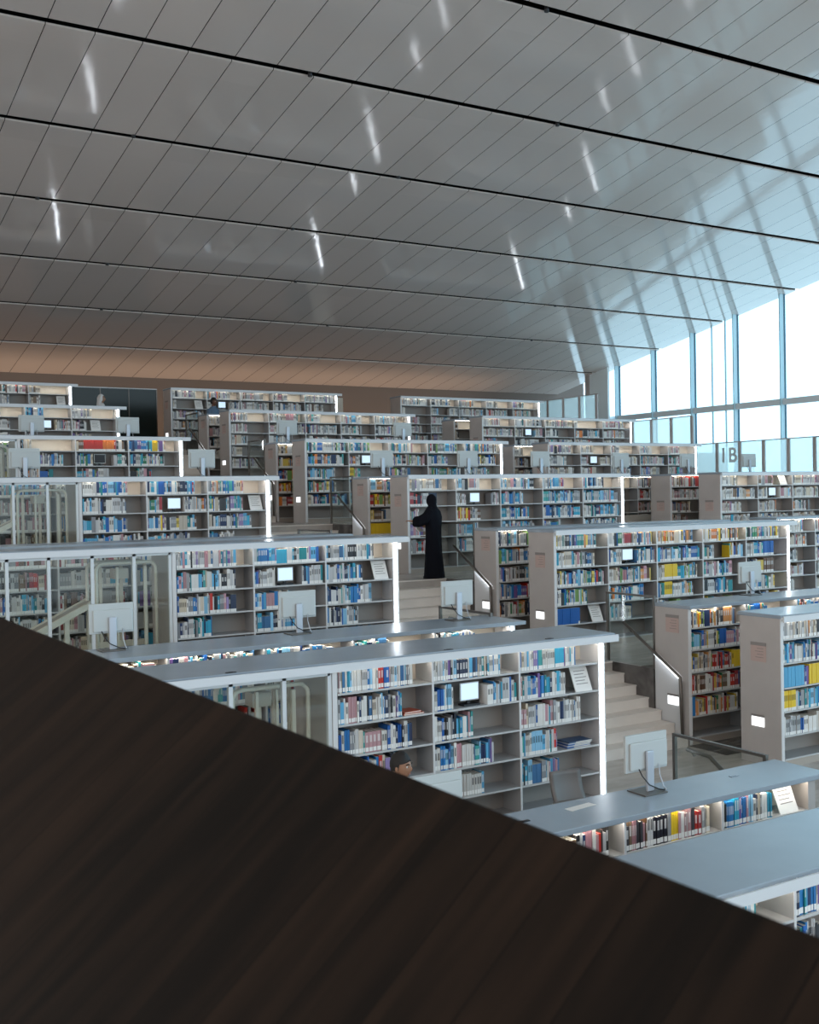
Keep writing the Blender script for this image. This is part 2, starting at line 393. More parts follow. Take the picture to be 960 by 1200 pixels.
# shelves are filled: (mix, fills)
ordw = ['top shelf', 'second shelf', 'third shelf', 'fourth shelf', 'fifth shelf', 'bottom shelf']
bayw = ['first bay', 'second bay', 'third bay', 'fourth bay', 'fifth bay', 'sixth bay']
SPEC = {
 'EL': {(0, 0): ('cool', .83, None, None), (0, 1): ('cool', .68, None, None), (0, 2): ('cool', .82, None, None), (0, 3): ('cool', .72, None, None), (0, 4): ('cool', .5, None, None),
        (1, 0): ('cool', .80, None, None), (1, 1): ('cool', .26, .37, None), (1, 2): ('cool', .47, None, None), (1, 3): ('cool', .70, None, None), (1, 4): ('cool', .60, None, None),
        (2, 0): ('cool', .74, None, None), (2, 1): ('cool', .60, None, None), (2, 2): ('cool', .78, None, None), (2, 3): ('cool', .47, None, None), (2, 4): ('cool', .50, None, None)},
 'DL': {(0, 0): ('cool', .80, None, None), (0, 1): ('cool', .78, None, None), (0, 2): ('cool', .78, None, None), (0, 3): ('cool', .45, None, None), (0, 4): ('cool', .3, None, None),
        (1, 0): ('cool', .94, None, None), (1, 1): ('cool', .30, .33, None), (1, 2): ('cool', .5, None, None), (1, 3): ('cool', .6, None, None),
        (2, 0): ('cool', .72, None, None), (2, 1): ('cool', .55, None, None), (2, 2): ('cool', .68, None, None), (2, 3): ('cool', .48, None, None)},
 'CL': {(0, 0): ('cool', .72, None, None), (0, 1): ('cool', .68, None, None), (0, 2): ('cool', .70, None, None), (1, 0): ('cool', .80, None, None), (1, 1): ('mixed', .25, .38, None), (1, 2): ('mixed', .85, None, None),
        (2, 0): ('mixed', .65, None, None), (2, 1): ('mixed', .62, None, None), (2, 2): ('cool', .78, None, None)},
 'BL': {(0, 0): ('pale', .22, None, None), (0, 1): ('cool', .8, None, None), (1, 0): ('rose', .95, None, [(.12, .50, 'red', .03), (.5, .72, 'orange', .035)]), (1, 1): ('mixed', .33, .28, None), (2, 0): ('mixed', .75, None, None), (2, 1): ('mixed', .72, None, None)},
 'AL': {(3, 0): ('cool', .40, None, None), (2, 0): ('pale', .5, None, None), (4, 0): ('pale', .45, None, None), (3, 1): ('pale', .0, .35, None), (4, 1): ('pale', .35, None, None)},
 'EM': {(0, 0): ('pale', .97, None, None), (0, 1): ('cool', .80, None, None), (0, 2): ('cool', .97, None, [(0, .38, 'light blue', .03), (.45, .97, 'yellow', .032)]),
        (0, 3): ('cool', .97, None, [(0, .22, 'yellow', .035), (.6, .97, 'blue', .035)]), (0, 4): ('cool', .97, None, None)},
 'EM2': {(0, 0): ('warm', .85, None, None), (0, 1): ('mixed', .98, None, None), (0, 2): ('warm', .95, None, None), (0, 3): ('warm', .93, None, None), (0, 4): ('warm', .88, None, None)},
 'DM2': {(0, 0): ('mixed', .95, None, None), (0, 1): ('mixed', .95, None, None), (0, 2): ('mixed', .95, None, None), (0, 3): ('mixed', .9, None, None), (0, 4): ('warm', .7, None, None)},
 'DM': {(0, 0): ('mixed', .80, None, None), (0, 1): ('mixed', .76, None, None), (0, 2): ('mixed', .94, None, None), (0, 3): ('mixed', .60, None, None), (0, 4): ('cool', .45, None, [(0, .42, 'blue', .035)]),
        (1, 0): ('mixed', .92, None, None), (1, 1): ('cool', .3, .40, None), (1, 2): ('mixed', .92, None, None), (1, 3): ('mixed', .75, None, None), (1, 4): ('mixed', .48, None, None),
        (2, 0): ('warm', .80, None, None), (2, 1): ('cool', .95, None, None), (2, 2): ('mixed', .9, None, [(.12, .42, 'yellow', .04)]), (2, 3): ('mixed', .82, None, [(.12, .32, 'yellow', .04)]),
        (3, 0): ('warm', .85, None, None), (3, 1): ('mixed', .27, .38, None), (3, 2): ('cool', .70, None, None), (3, 3): ('cool', .7, None, None),
        (4, 0): ('mixed', .85, None, None), (4, 1): ('cool', .70, None, [(.4, .7, 'blue', .03)]), (4, 2): ('mixed', .72, None, [(.42, .72, 'brown', .04)]), (4, 3): ('mixed', .72, None, None)},
 'CM': {(0, 0): ('pale', .70, None, None), (0, 1): ('warm', .60, None, None), (0, 2): ('pale', .2, None, None), (0, 3): ('pale', .62, None, None), (0, 4): ('pale', .5, None, None),
        (1, 0): ('cool', .55, None, None), (1, 1): ('pale', .22, .2, None), (1, 2): ('warm', .55, None, None), (1, 3): ('cool', .5, None, None), (1, 4): ('cool', .4, None, None)},
 'CM2': {(0, 0): ('mixed', .98, None, None), (0, 1): ('warm', .98, None, [(.5, .98, 'yellow', .035)]), (0, 2): ('warm', .98, None, None), (0, 3): ('warm', .98, None, [(0, .98, 'yellow', .04)])},
 'F': {},
 'FL2': {(0, 0): ('cool', .78, None, None), (1, 0): ('mixed', .985, None, [(.47, .53, 'yellow', .03)]), (2, 0): ('cool', .60, None, None), (2, 1): ('cool', .9, None, None), (1, 1): ('cool', .6, None, None)},
 'FL': {(0, 0): ('cool', .7, None, None), (0, 1): ('mixed', .9, None, None)},
}
# FL2 uprights shown by the photograph
CASEW = {'EL': 'bookcase behind the seated man', 'FL2': 'bookcase under the nearest monitor counter', 'FL': 'lowest bookcase at right edge', 'EM': 'bookcase at right edge beside stairs',
         'EM2': 'rear bookcase with handrail panel', 'EL2': 'bookcase under second monitor counter'}
DEFMIX = {'L': {'F': 'cool', 'E': 'cool', 'D': 'cool', 'C': 'cool', 'B': 'mixed', 'A': 'pale', 'Z': 'pale'},
          'M': {'E': 'mixed', 'D': 'mixed', 'C': 'cool', 'B': 'mixed', 'A': 'pale', 'Z': 'pale'},
          'R': {'D': 'pale', 'C': 'pale', 'B': 'pale', 'A': 'pale', 'Z': 'pale'}}
for key, cs in CASES.items():
    t = key[0]; blk = key[1]; rear = len(key) > 2
    sp = SPEC.get(key, {})
    nb = len(cs['ups'])-1
    for b in range(nb):
        a, c = cs['ups'][b]+.013, cs['ups'][b+1]-.013
        for l in range(5):
            if rear and blk == 'L' and l > 1 and b > 2: continue      # behind the front row, nothing of it shows
            if rear and blk != 'L' and b > 2 and l > 0: continue
            rr = random.Random(hash_(key+str(b*7+l)))
            mix = DEFMIX[blk][t]
            if rear and blk in 'M' and t in 'BC': mix = 'warm'
            if blk == 'R' and rear and t == 'C': mix = 'rose'
            if blk == 'R' and t in 'A' and rear: mix = 'rose'
            fill = rr.choice([.45, .55, .62, .7, .8, .9, .95]); right = None; runs = None
            if key[0] in 'ZAB' and rr.random() < .12: fill = rr.choice([.12, .3])
            if l == 1 and b == 1 and not rear: fill = .28; right = .34
            if (b, l) in sp: mix, fill, right, runs = sp[(b, l)]
            if rear and blk == 'L' and b < 2: fill = .9; mix = rr.choice(['rose', 'pale', 'cool'])
            fill_shelf(a, c, cs['Y'], cs['zt']+LV[l], mix, fill, key+str(b)+str(l), (key, b, l), right=right, runs=runs)

# ------------------------------------------------------------------ photograph frame for choosing the largest books
PIT, YAW, ROL, FPX = R(-0.81255934), R(31.36529322), R(-1.06590247), 1302.676
fw = Vector((math.sin(YAW)*math.cos(PIT), math.cos(YAW)*math.cos(PIT), math.sin(PIT)))
r0 = Vector((math.cos(YAW), -math.sin(YAW), 0)); u0 = r0.cross(fw)
rt = math.cos(ROL)*r0+math.sin(ROL)*u0; up = -math.sin(ROL)*r0+math.cos(ROL)*u0
def proj(p):
    p = Vector(p); z = p.dot(fw); return 480+FPX*p.dot(rt)/z, 600-FPX*p.dot(up)/z
cand = []
for i, b in enumerate(BOOKS):
    key = b['words'][0]
    if key in ('EL', 'FL2', 'FL', 'EM', 'EM2') and not (key == 'FL' and b['words'][2] > 1) and not (key == 'FL2' and b['words'][2] > 0):
        x, y = proj((b['x']+b['w']/2, b['y'], b['z']+b['h']*.7))
        if 0 < x < 956 and 0 < y < 722+.3885*x-6:
            if key == 'EM2' and x > 866: continue
            if key == 'EL' and y > 960-(x-590)*.15: continue
            cand.append((math.hypot(b['x'], b['y']), i))
cand.sort(); IND = set(i for _, i in cand[:308])
print('candidates', len(cand), 'individual', len(IND))

bookmats = {}
def bmat(c, name):
    k = tuple(round(v, 2) for v in c)
    if k not in bookmats: bookmats[k] = mat(name.replace(' ', '_')+'_cover', k, .42)
    return bookmats[k]
def ordinal(n):
    return f"{n}{'th' if 10 <= n % 100 <= 20 else {1: 'st', 2: 'nd', 3: 'rd'}.get(n % 10, 'th')}"
BAYL = {'EL': ['left bay', 'middle bay', 'right bay'], 'FL2': ['left bay', 'middle bay', 'right bay'], 'FL': ['left bay', 'middle bay', 'right bay'], 'EM': bayw, 'EM2': bayw}
SHELFN = ['top', 'second', 'third', 'fourth', 'fifth']
stuff = MB(); scol = []
def one_book(b):
    w, h, d = b['w'], b['h'], b['d']; cm = bmat(b['col'], b['name']); key, bay, lv = b['words']
    m = MB(); t = .003
    m.box(0, t, 0, d, 0, h, cm); m.box(w-t, w, 0, d, 0, h, cm)
    # rounded spine
    pr = [(0, .004), (w*.15, .0012), (w*.5, 0), (w*.85, .0012), (w, .004), (w, .008), (0, .008)]
    m.prism([(p[0], p[1]) for p in pr], 'z', 0, h, cm)
    m.box(t, w-t, .008, d-.006, .004, h-.005, 'pages')
    lab = f"{b['name']} book, {ordinal(b['n']+1)} from left, {SHELFN[lv]} shelf, {BAYL[key][bay]}, {CASEW[key]}"
    o = m.build('book'); o.location = (b['x'], b['y'], b['z']); tag(o, lab, 'book', f"books on the {SHELFN[lv]} shelf of the {CASEW[key]}")
    MB().box(w*.08, w*.92, -.0015, 0, .012, .012+.042, 'label').build('spine_label', o)
    if b['band'] > .45:
        bm = bmat(tuple(min(.8, c*.35+.45) for c in b['col']) if sum(b['col']) < 1.1 else tuple(c*.3 for c in b['col']), 'title')
        MB().box(w*.22, w*.78, -.001, .0, h*(.42+.2*b['band']*.5), h*(.72+.15*b['band']), bm).build('title_band', o)
def stuff_book(b):
    w, h, d, x, y, z = b['w'], b['h'], b['d'], b['x'], b['y'], b['z']; c = b['col']
    i = len(stuff.v); ls = .042
    stuff.v += [(x, y, z), (x+w, y, z), (x+w, y, z+ls), (x, y, z+ls), (x, y, z+h), (x+w, y, z+h), (x, y+d, z+h), (x+w, y+d, z+h), (x, y+d, z), (x+w, y+d, z)]
    F = [((0, 1, 2, 3), (.78, .78, .76) if b['band'] > .22 else c), ((3, 2, 5, 4), c), ((4, 5, 7, 6), (.70, .66, .58)), ((0, 3, 4, 6, 8), c), ((1, 9, 7, 5, 2), c)]
    if b['band'] > .5:
        j = len(stuff.v); z0 = z+h*.5; z1 = z+h*.78; e = .0015
        stuff.v += [(x+w*.2, y-e, z0), (x+w*.8, y-e, z0), (x+w*.8, y-e, z1), (x+w*.2, y-e, z1)]
        bc = tuple(min(.8, q*.35+.4) for q in c) if sum(c) < 1.1 else tuple(q*.35 for q in c)
        stuff.f.append((j, j+1, j+2, j+3)); stuff.m.append(0); stuff.smooth.append(False); scol.append(bc)
    for f, cc in F:
        stuff.f.append(tuple(i+a for a in f)); stuff.m.append(0); stuff.smooth.append(False); scol.append(cc)
for i, b in enumerate(BOOKS):
    if i in IND: one_book(b)
    else: stuff_book(b)
bm_ = bpy.data.materials.new('assorted_book_covers'); bm_.use_nodes = True
an = bm_.node_tree.nodes.new('ShaderNodeAttribute'); an.attribute_name = 'cover_colour'
bm_.node_tree.links.new(an.outputs['Color'], bm_.node_tree.nodes['Principled BSDF'].inputs['Base Color']); bm_.node_tree.nodes['Principled BSDF'].inputs['Roughness'].default_value = .45
M['assorted'] = bm_; stuff.mats = ['assorted']
so = stuff.build('books'); ca = so.data.color_attributes.new('cover_colour', 'FLOAT_COLOR', 'CORNER')
buf = []
for p, c in zip(so.data.polygons, scol): buf += [c[0], c[1], c[2], 1.0]*p.loop_total
ca.data.foreach_set('color', buf)
so['kind'] = 'stuff'; tag(so, 'thousands of mixed books standing on the farther white shelves', 'books')
print('books', len(BOOKS))

# ------------------------------------------------------------------ display cabinets with the book lift at the left
def display(t, label):
    Y, zt = T[t]; zf = floor_z(t); h = zt-zf-.09
    r = empty('glass_cabinet', (2.9, Y, zf), label, 'cabinet', 'glass cabinets at left row ends')
    X = [2.40, 2.96, 3.48, 4.04, 4.60, 5.10]
    for x in X:
        MB().box(x-.028-2.9, x+.014-2.9, 0, .05, 0, h, 'frame').build('frame_post', r)
    MB().box(2.4-2.9, 5.1-2.9, 0, .05, 0, .1, 'frame').box(2.4-2.9, 5.1-2.9, 0, .05, h-.04, h, 'frame').build('frame_rail', r)
    for a, c in zip(X[:-1], X[1:]):
        MB().box(a+.014-2.9, c-.028-2.9, .015, .025, .1, h-.04, 'glass').build('glass_pane', r)
    # inner lift frame with rounded top corners
    def hoop(x0, x1, y, top):
        q = []; rr = .10
        q += [(x0, y, 0), (x0, y, top-rr)]
        for k in range(1, 6):
            a = math.pi-k*math.pi/2/5; q.append((x0+rr+rr*math.cos(a), y, top-rr+rr*math.sin(a)))
        for k in range(0, 6):
            a = math.pi/2-k*math.pi/2/5; q.append((x1-rr+rr*math.cos(a), y, top-rr+rr*math.sin(a)))
        q += [(x1, y, 0)]; return q
    lf = empty('book_lift', (4.15, Y+.25, zf), f'cream book lift frame inside glass cabinet of {TN[t]} tier', 'book lift', 'book lifts')
    for yy in (0, .45):
        MB().tube(hoop(0, .82, yy, h-.13), .025, 'lift', 6).build('hoop', lf)
    for x, yy, w_ in ((.18, .45, .02), (.34, .2, .015), (.47, .45, .022), (.56, .2, .012), (.63, .42, .015), (.70, .1, .02)):
        MB().box(x-w_, x+w_, yy-.02, yy+.02, 0, h-.2, 'lift').build('upright', lf)
    MB().box(0, .82, .42, .47, .62, .70, 'lift').build('crossbar', lf)
    MB().box(.30, .5, .2, .4, h-.36, h-.22, 'plinth').build('gear_box', lf)
    cv = empty('conveyor', (3.2, Y+.42, zf), f'inclined cream book conveyor in glass cabinet of {TN[t]} tier', 'conveyor', 'inclined conveyors')
    z0, z1 = h-1.35, h-.72
    MB().prism([(-.35, z0), (.95, z1), (.95, z1+.09), (-.35, z0+.09)], 'y', 0, .05, 'lift').build('rail', cv)
    MB().prism([(-.35, z0), (.95, z1), (.95, z1+.09), (-.35, z0+.09)], 'y', .35, .4, 'lift').build('rail', cv)
    MB().prism([(-.35, z0+.05), (.95, z1+.05), (.95, z1+.07), (-.35, z0+.07)], 'y', .05, .35, 'backp').build('belt', cv)
    for x, zz in ((-.1, z0+.1), (.6, z1-.15)):
        MB().box(x-.03, x+.03, .02, .08, 0, zz, 'lift').build('leg', cv)
    for x in (3.05, 3.75):
        pass
display('E', 'glass display cabinet with aluminium posts, partly behind wooden parapet, second tier')
display('D', 'glass display cabinet with aluminium posts, third tier, above leftmost monitor')
display('C', 'glass display cabinet with aluminium posts, fourth tier, left edge of photo')
display('B', 'glass display cabinet with aluminium posts, fifth tier, left edge of photo')

# ------------------------------------------------------------------ monitors on the counters (seen from behind)
def monitor(x, y, z, label, s=1., rz=0., tilt=.04, group='monitors on the counters'):
    r = empty('monitor', (x, y, z), label, 'monitor', group, rz)
    w, hh = .50*s, .335*s; z0 = .19*s
    MB().box(-w/2, w/2, 0, .028, z0, z0+hh, 'mon').build('housing', r, .006)
    hs = r.children[0]
    MB().box(-w/2+.04, w/2-.015, -.022, 0, z0+.02, z0+hh-.07, 'mon').build('rear_cover', hs, .008)
    MB().box(-w/2+.012, w/2-.012, .028, .030, z0+.014, z0+hh-.012, 'screen').build('screen', hs)
    MB().box(-.042, .042, -.055, -.028, .012, z0+hh*.55, 'monstand').build('stand', r, .008)
    MB().box(-.15, .12, -.14, .10, 0, .012, 'steel').build('base', r, .003)
    MB().tube([(-.12, -.03, z0+.03), (-.10, -.05, z0-.03), (-.04, -.075, .08), (.06, -.09, .03), (.12, -.10, .018), (.16, -.06, .016)], .006, 'black', 6).build('cable', r)
    MB().tube([(.12, -.03, z0+.05), (.11, -.05, z0-.04), (.125, -.08, .05), (.14, -.10, .016)], .005, 'monstand', 6).build('cable', r)
    return r
cy = lambda t: T[t][0]+1.74
CT = {'E': T['E'][1], 'F': T['F'][1]}
monitor(6.99, 7.44, T['F'][1], 'white monitor back on nearest counter, in front of the pale stairs', 1.0)
monitor(4.74, 7.42, T['F'][1], 'white monitor beside the seated man, half hidden by the parapet', .93)
monitor(3.60, 12.36, T['E'][1], 'leftmost white monitor on counter of second tier, before glass cabinet', 1.0)
monitor(5.90, 12.36, T['E'][1], 'white monitor on second tier counter, in front of blue books', 1.0)
monitor(8.22, 12.30, T['E'][1], 'white monitor at counter end, below the woman in black', 1.0)
monitor(13.72, 12.20, T['E'][1], 'white monitor on right counter, beside bright vertical light strip', 1.0)
k = 0
for x, y, t, d in [(4.75, 21.75, 'C', 'far left edge, fourth tier counter'), (8.28, 21.75, 'C', 'fourth tier counter at left of aisle stairs'), (12.50, 21.65, 'C', 'fourth tier counter, left one over middle block'), (14.83, 21.65, 'C', 'fourth tier counter, second over middle block'),
                   (16.99, 21.65, 'C', 'fourth tier counter, third over middle block'), (20.2, 22.3, 'C', 'fourth tier right block, leftmost'), (22.75, 22.4, 'C', 'fourth tier right block, tilted one'), (25.1, 22.3, 'C', 'front of frosted glass panel beside sign'),
                   (5.95, 26.45, 'B', 'fifth tier counter, far left'), (8.20, 26.45, 'B', 'fifth tier counter end by dark glass'), (12.36, 26.3, 'B', 'fifth tier counter, left over middle block'), (15.86, 26.3, 'B', 'fifth tier counter, right over middle block')]:
    monitor(x, y, T[t][1], f'small white monitor back, {d}', 1.15)

# ------------------------------------------------------------------ catalogue screens, display boards and flat books inside the shelves
def screen_in(key, bay, lv, tx, label, dark=False):
    cs = CASES[key]; a = cs['ups'][bay]; w = cs['ups'][bay+1]-a
    r = empty('catalogue_screen', (a+w*tx, cs['Y']+.10, cs['zt']+LV[lv]), label, 'screen', 'catalogue screens in the shelves')
    MB().box(-.125, .125, 0, .02, .055, .255, 'mon').build('housing', r, .004)
    MB().box(-.112, .112, -.003, 0, .068, .243, 'black' if dark else 'screen').build('display', r)
    MB().box(-.02, .02, .02, .05, .0, .16, 'black').build('stand', r)
    MB().box(-.10, .11, -.04, .08, 0, .02, 'black').build('base', r)
def board_in(key, bay, lv, tx, label):
    cs = CASES[key]; a = cs['ups'][bay]; w = cs['ups'][bay+1]-a
    r = empty('notice_stand', (a+w*tx, cs['Y']+.02, cs['zt']+LV[lv]), label, 'notice', 'notice stands on the shelves')
    MB().prism([(0, .0), (.012, 0), (.132, .28), (.12, .28)], 'x', -.13, .12, 'paper').build('sheet', r)
    MB().prism([(.15, 0), (.16, 0), (.132, .27), (.122, .27)], 'x', -.10, .09, 'glass').build('easel_back', r)
    for q in range(5):
        zz = .22-q*.035; yy = .12*zz/.28-.002
        MB().prism([(yy, zz), (yy+.0015, zz), (yy+.0045, zz+.008), (yy+.003, zz+.008)], 'x', -.09, .05 if q % 2 else .08, 'plac1').build('text_line', r)
for t in 'EDCAZ':
    screen_in(t+'L', 1 if t not in 'AZ' else (3 if t == 'A' else 1), 1, .47, f'small lit catalogue screen on second shelf, left block, {TN[t]} tier')
screen_in('BL', 1, 1, .47, 'small black catalogue screen on second shelf, left block, fifth tier', True)
for t in 'DCBAZ':
    screen_in(t+'M', 1, 1, .47, f'small lit catalogue screen on second shelf, middle block, {TN[t]} tier')
for k_, w_ in (('CR', 'nearest row'), ('BR', 'fifth tier'), ('AR', 'sixth tier')):
    screen_in(k_, 1, 1, .5, f'small catalogue screen on second shelf, right block, {w_}')
board_in('EL', 2, 1, .83, 'white notice stand on second shelf behind the chair')
board_in('DL', 2, 1, .84, 'white notice stand at right end of third tier left shelves')
board_in('CL', 2, 1, .85, 'white notice stand at right end of fourth tier left shelves')
board_in('AL', 4, 1, .55, 'white notice stand on sixth tier left shelves')
board_in('ZL', 3, 1, .82, 'white notice stand on topmost left shelves')
board_in('FL2', 2, 0, .80, 'white notice stand on shelf under nearest counter at right edge')
board_in('DM', 0, 4, .80, 'white notice stand on fifth shelf beside blue books, third tier')
board_in('CR', 1, 0, .78, 'white notice stand on top shelf, right block nearest row')
board_in('DR2', 0, 1, .70, 'white notice stand on shelf beyond the bright light strip')
board_in('ZM', 0, 1, .78, 'white notice stand beside the far person, topmost middle shelves')

fl = lambda key, b, l, tx: (CASES[key]['ups'][b]+W_BAY*tx, CASES[key]['Y']+.03, CASES[key]['zt']+LV[l])
x, y, z = fl('EL', 0, 1, .70)
for q in range(2):
    o = MB().box(0, .25-q*.03, 0, .19, 0, .016, bmat((.55, .10, .05), 'red')).box(.004, .246-q*.03, -.001, .186, .003, .013, 'pages').build('book'); o.location = (x+.01*q, y, z+q*.017); o.rotation_euler = (0, 0, .12*q)
    tag(o, ('lower' if q == 0 else 'upper')+' red book lying flat on second shelf behind the man', 'book', 'red books lying flat')
x, y, z = fl('EL', 2, 3, .60)
for q in range(5):
    cc = [(.03, .12, .36), (.60, .60, .60), (.03, .12, .36), (.5, .55, .6), (.05, .1, .2)][q]
    o = MB().box(0, .34, 0, .22, 0, .012, bmat(cc, 'mag')).box(.1, .336, -.001, .216, .002, .010, 'pages').build('magazine'); o.location = (x+.008*q, y+.006*(q % 2), z+q*.0135); o.rotation_euler = (0, 0, .03*(q % 3-1))
    tag(o, f"{['lowest', 'second', 'middle', 'fourth', 'topmost'][q]} of five blue and white volumes lying flat above the chair", 'magazine', 'volumes lying flat above the chair')
# paper on nearest counter and cable grommets
o = MB().box(0, .30, 0, .09, 0, .002, 'paper').build('paper_sheet'); o.location = (6.03, 7.33, T['F'][1]+.0005); o.rotation_euler = (0, 0, .12); tag(o, 'white paper slip lying on nearest grey counter', 'paper')
for x_, y_, c_, w_ in [(5.52, 7.33, 'F', 'dark power outlet on nearest counter left of paper slip'), (8.02, 7.36, 'F', 'faint outlet cover on nearest counter near its right end'), (4.05, 9.99, 'E', 'small dark socket on second tier front counter, near its left end'), (6.55, 9.99, 'E', 'small dark socket on second tier front counter, above black books'), (7.95, 10.02, 'E', 'small dark socket on second tier front counter, near stairs')]:
    g = MB().box(-.05, .05, -.018, .018, 0, .006, 'black' if 'dark' in w_ else 'slab').box(-.02, .02, -.01, .01, .006, .009, 'black' if 'dark' in w_ else 'slab').build('power_outlet'); g.location = (x_, y_, T[c_][1]+.0002); tag(g, w_, 'power outlet')

# ------------------------------------------------------------------ signs on end panels
def placard(x, y, z, label, s=1.):
    r = empty('placard', (x, y, z), label, 'sign', 'row placards on the end panels')
    MB().box(-.008, 0, -.13*s, .13*s, .085*s, .13*s, 'plac1').build('header', r)
    MB().box(-.006, 0, -.13*s, .13*s, -.13*s, .085*s, 'plac2').build('sheet', r); sh = r.children[-1]
    for q in range(4):
        MB().box(-.0075, -.006, -.09*s, (.02+.03*(q % 2))*s, .045*s-q*.04*s, .053*s-q*.04*s, 'plac1').build('text_line', sh)
def lightbox(x, y, z, label):
    r = empty('lit_sign', (x, y, z), label, 'lit sign', 'lit row signs on the end panels')
    MB().box(-.012, 0, -.105, .105, -.065, .06, 'lightbox').build('panel', r)
    MB().box(-.014, 0, -.11, .11, .065, .09, 'plac1').build('top_strip', r)
XP = 11.749
for t in 'EDCBAZ':
    Y, zt = T[t]
    placard(XP, Y+.36, zt-.52, f'grey and pink placard on front end panel of {TN[t]} tier, right of main stairs')
    lightbox(XP, Y+.38, zt-1.46, f'small lit white sign low on front end panel of {TN[t]} tier')
    if t != 'Z':
        placard(XP, Y+1.65+.31, zt-.28, f'grey and pink placard on rear end panel of {TN[t]} tier, right of main stairs')
        lightbox(XP-.03, Y+1.65+.28, zt-1.40, f'small lit white sign under handrail of {TN[t]} tier, right of stairs')
for key, wd in (('CR', 'nearest right row'), ('CR1', 'second right row'), ('BR', 'fifth tier right row'), ('AR', 'sixth tier right row')):
    cs = CASES[key]
    placard(cs['X0']-.001, cs['Y']+.34, cs['zt']-.80, f'faint pink placard on end panel of {wd}')
    lightbox(cs['X0']-.001, cs['Y']+.34, cs['zt']-1.5, f'lit white sign low on end panel of {wd}')

# ------------------------------------------------------------------ floors, stairs, balustrades
fb = MB()
XL, XR = -14., 34.
NEXT = dict(zip(ORDER, ORDER[1:]))
for i, t in enumerate(ORDER):
    Y, zt = T[t]; zf = floor_z(t)
    ya = -14. if t == 'F' else T[ORDER[i-1]][0]+2.62
    yb = 41. if t == 'Z' else Y+2.62
    th = 1.06
    if t == 'F':
        fb.box(XL, XR, ya, yb, zf-th, zf, 'floor')
    else:
        st = T[ORDER[i-1]][0]+3.24       # the stairs cut into this tier
        for a, c in ((XL, 8.83), (11.72, 17.75), (19.1, XR)):
            fb.box(a, c, ya, yb, zf-th, zf, 'floor')
        fb.box(8.83, 11.72, st, yb, zf-th, zf, 'floor'); fb.box(17.75, 19.1, st, yb, zf-th, zf, 'floor')
        if t != 'Z':
            fb.box(8.83, 11.72, yb, yb+.62, zf-th, zf, 'floor'); fb.box(17.75, 19.1, yb, yb+.62, zf-th, zf, 'floor')
    if t != 'Z':
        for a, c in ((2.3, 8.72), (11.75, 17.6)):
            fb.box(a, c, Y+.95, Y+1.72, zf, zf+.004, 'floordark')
struct(fb.build('floor'))
# dark marble cladding beside the stairs
tr = MB()
for t in 'FEDCBA':
    Y = T[t][0]; za = floor_z(t); zb = floor_z(NEXT[t])
    tr.box(11.712, 11.735, Y+2.33, Y+3.26, za, zb-.005, 'darkstone')
    tr.box(19.09, 19.10, Y+2.33, Y+3.26, za, zb-.005, 'darkstone')
struct(tr.build('trim_1'))
def stairs(t, x0, x1, lab):
    Y = T[t][0]; za = floor_z(t); rise = (floor_z(NEXT[t])-za)/7
    s = MB()
    pts = [(Y+1.64, za)]
    for k_ in range(7):
        y = Y+1.64+.2667*k_; pts += [(y, za+rise*(k_+1))]
        if k_ < 6: pts += [(y+.2667, za+rise*(k_+1))]
    pts += [(Y+3.26, za+rise*7), (Y+3.26, za)]
    s.prism(pts, 'x', x0, x1, 'stair')
    for k_ in range(7):
        y = Y+1.64+.2667*k_; zz = za+rise*(k_+1)
        s.box(x0, x1, y-.012, y+.01, zz-.02, zz+.001, 'stair')
    o = s.build('staircase'); tag(o, lab, 'stairs', 'flights of stairs between tiers'); o['kind'] = 'structure'
for t in 'FEDCBA':
    stairs(t, 8.85, 11.712, f'pale stone stairs in main aisle climbing from {TN[t]} to {TN[NEXT[t]]} tier')
    stairs(t, 17.78, 19.09, f'pale stone stairs in right aisle climbing from {TN[t]} to {TN[NEXT[t]]} tier')

def balustrade(x, y0, y1, zf, h, label, group, h2=None):
    r = empty('glass_balustrade', (x, y0, zf), label, 'balustrade', group)
    MB().box(-.007, .007, 0, y1-y0, .0, h, 'glassg').build('glass_pane', r)
    MB().box(-.02, .02, -.02, y1-y0+.02, h, h+.03, 'steel').build('top_rail', r)
    MB().box(-.018, .018, y1-y0-.02, y1-y0+.02, -.3, h, 'steel').build('end_post', r)
    MB().box(-.018, .018, -.02, .02, 0, h, 'steel').build('end_post', r)
def handrail(pts, label, led=True, group='handrails along the stairs'):
    r = empty('handrail', pts[0], label, 'handrail', group)
    P0 = Vector(pts[0]); q = [Vector(p)-P0 for p in pts]
    MB().tube(q, .024, 'steel', 8).build('rail', r)
    if led:
        MB().tube([v+Vector((.0, 0, -.026)) for v in q[1:3]], .006, 'led', 6).build('light_strip', r)
    for v in (q[0]*.8+q[1]*.2, q[1]):
        MB().tube([v+Vector((0, 0, -.02)), v+Vector((.03, 0, -.06)), v+Vector((.05, 0, -.06))], .008, 'steel', 6).build('bracket', r)
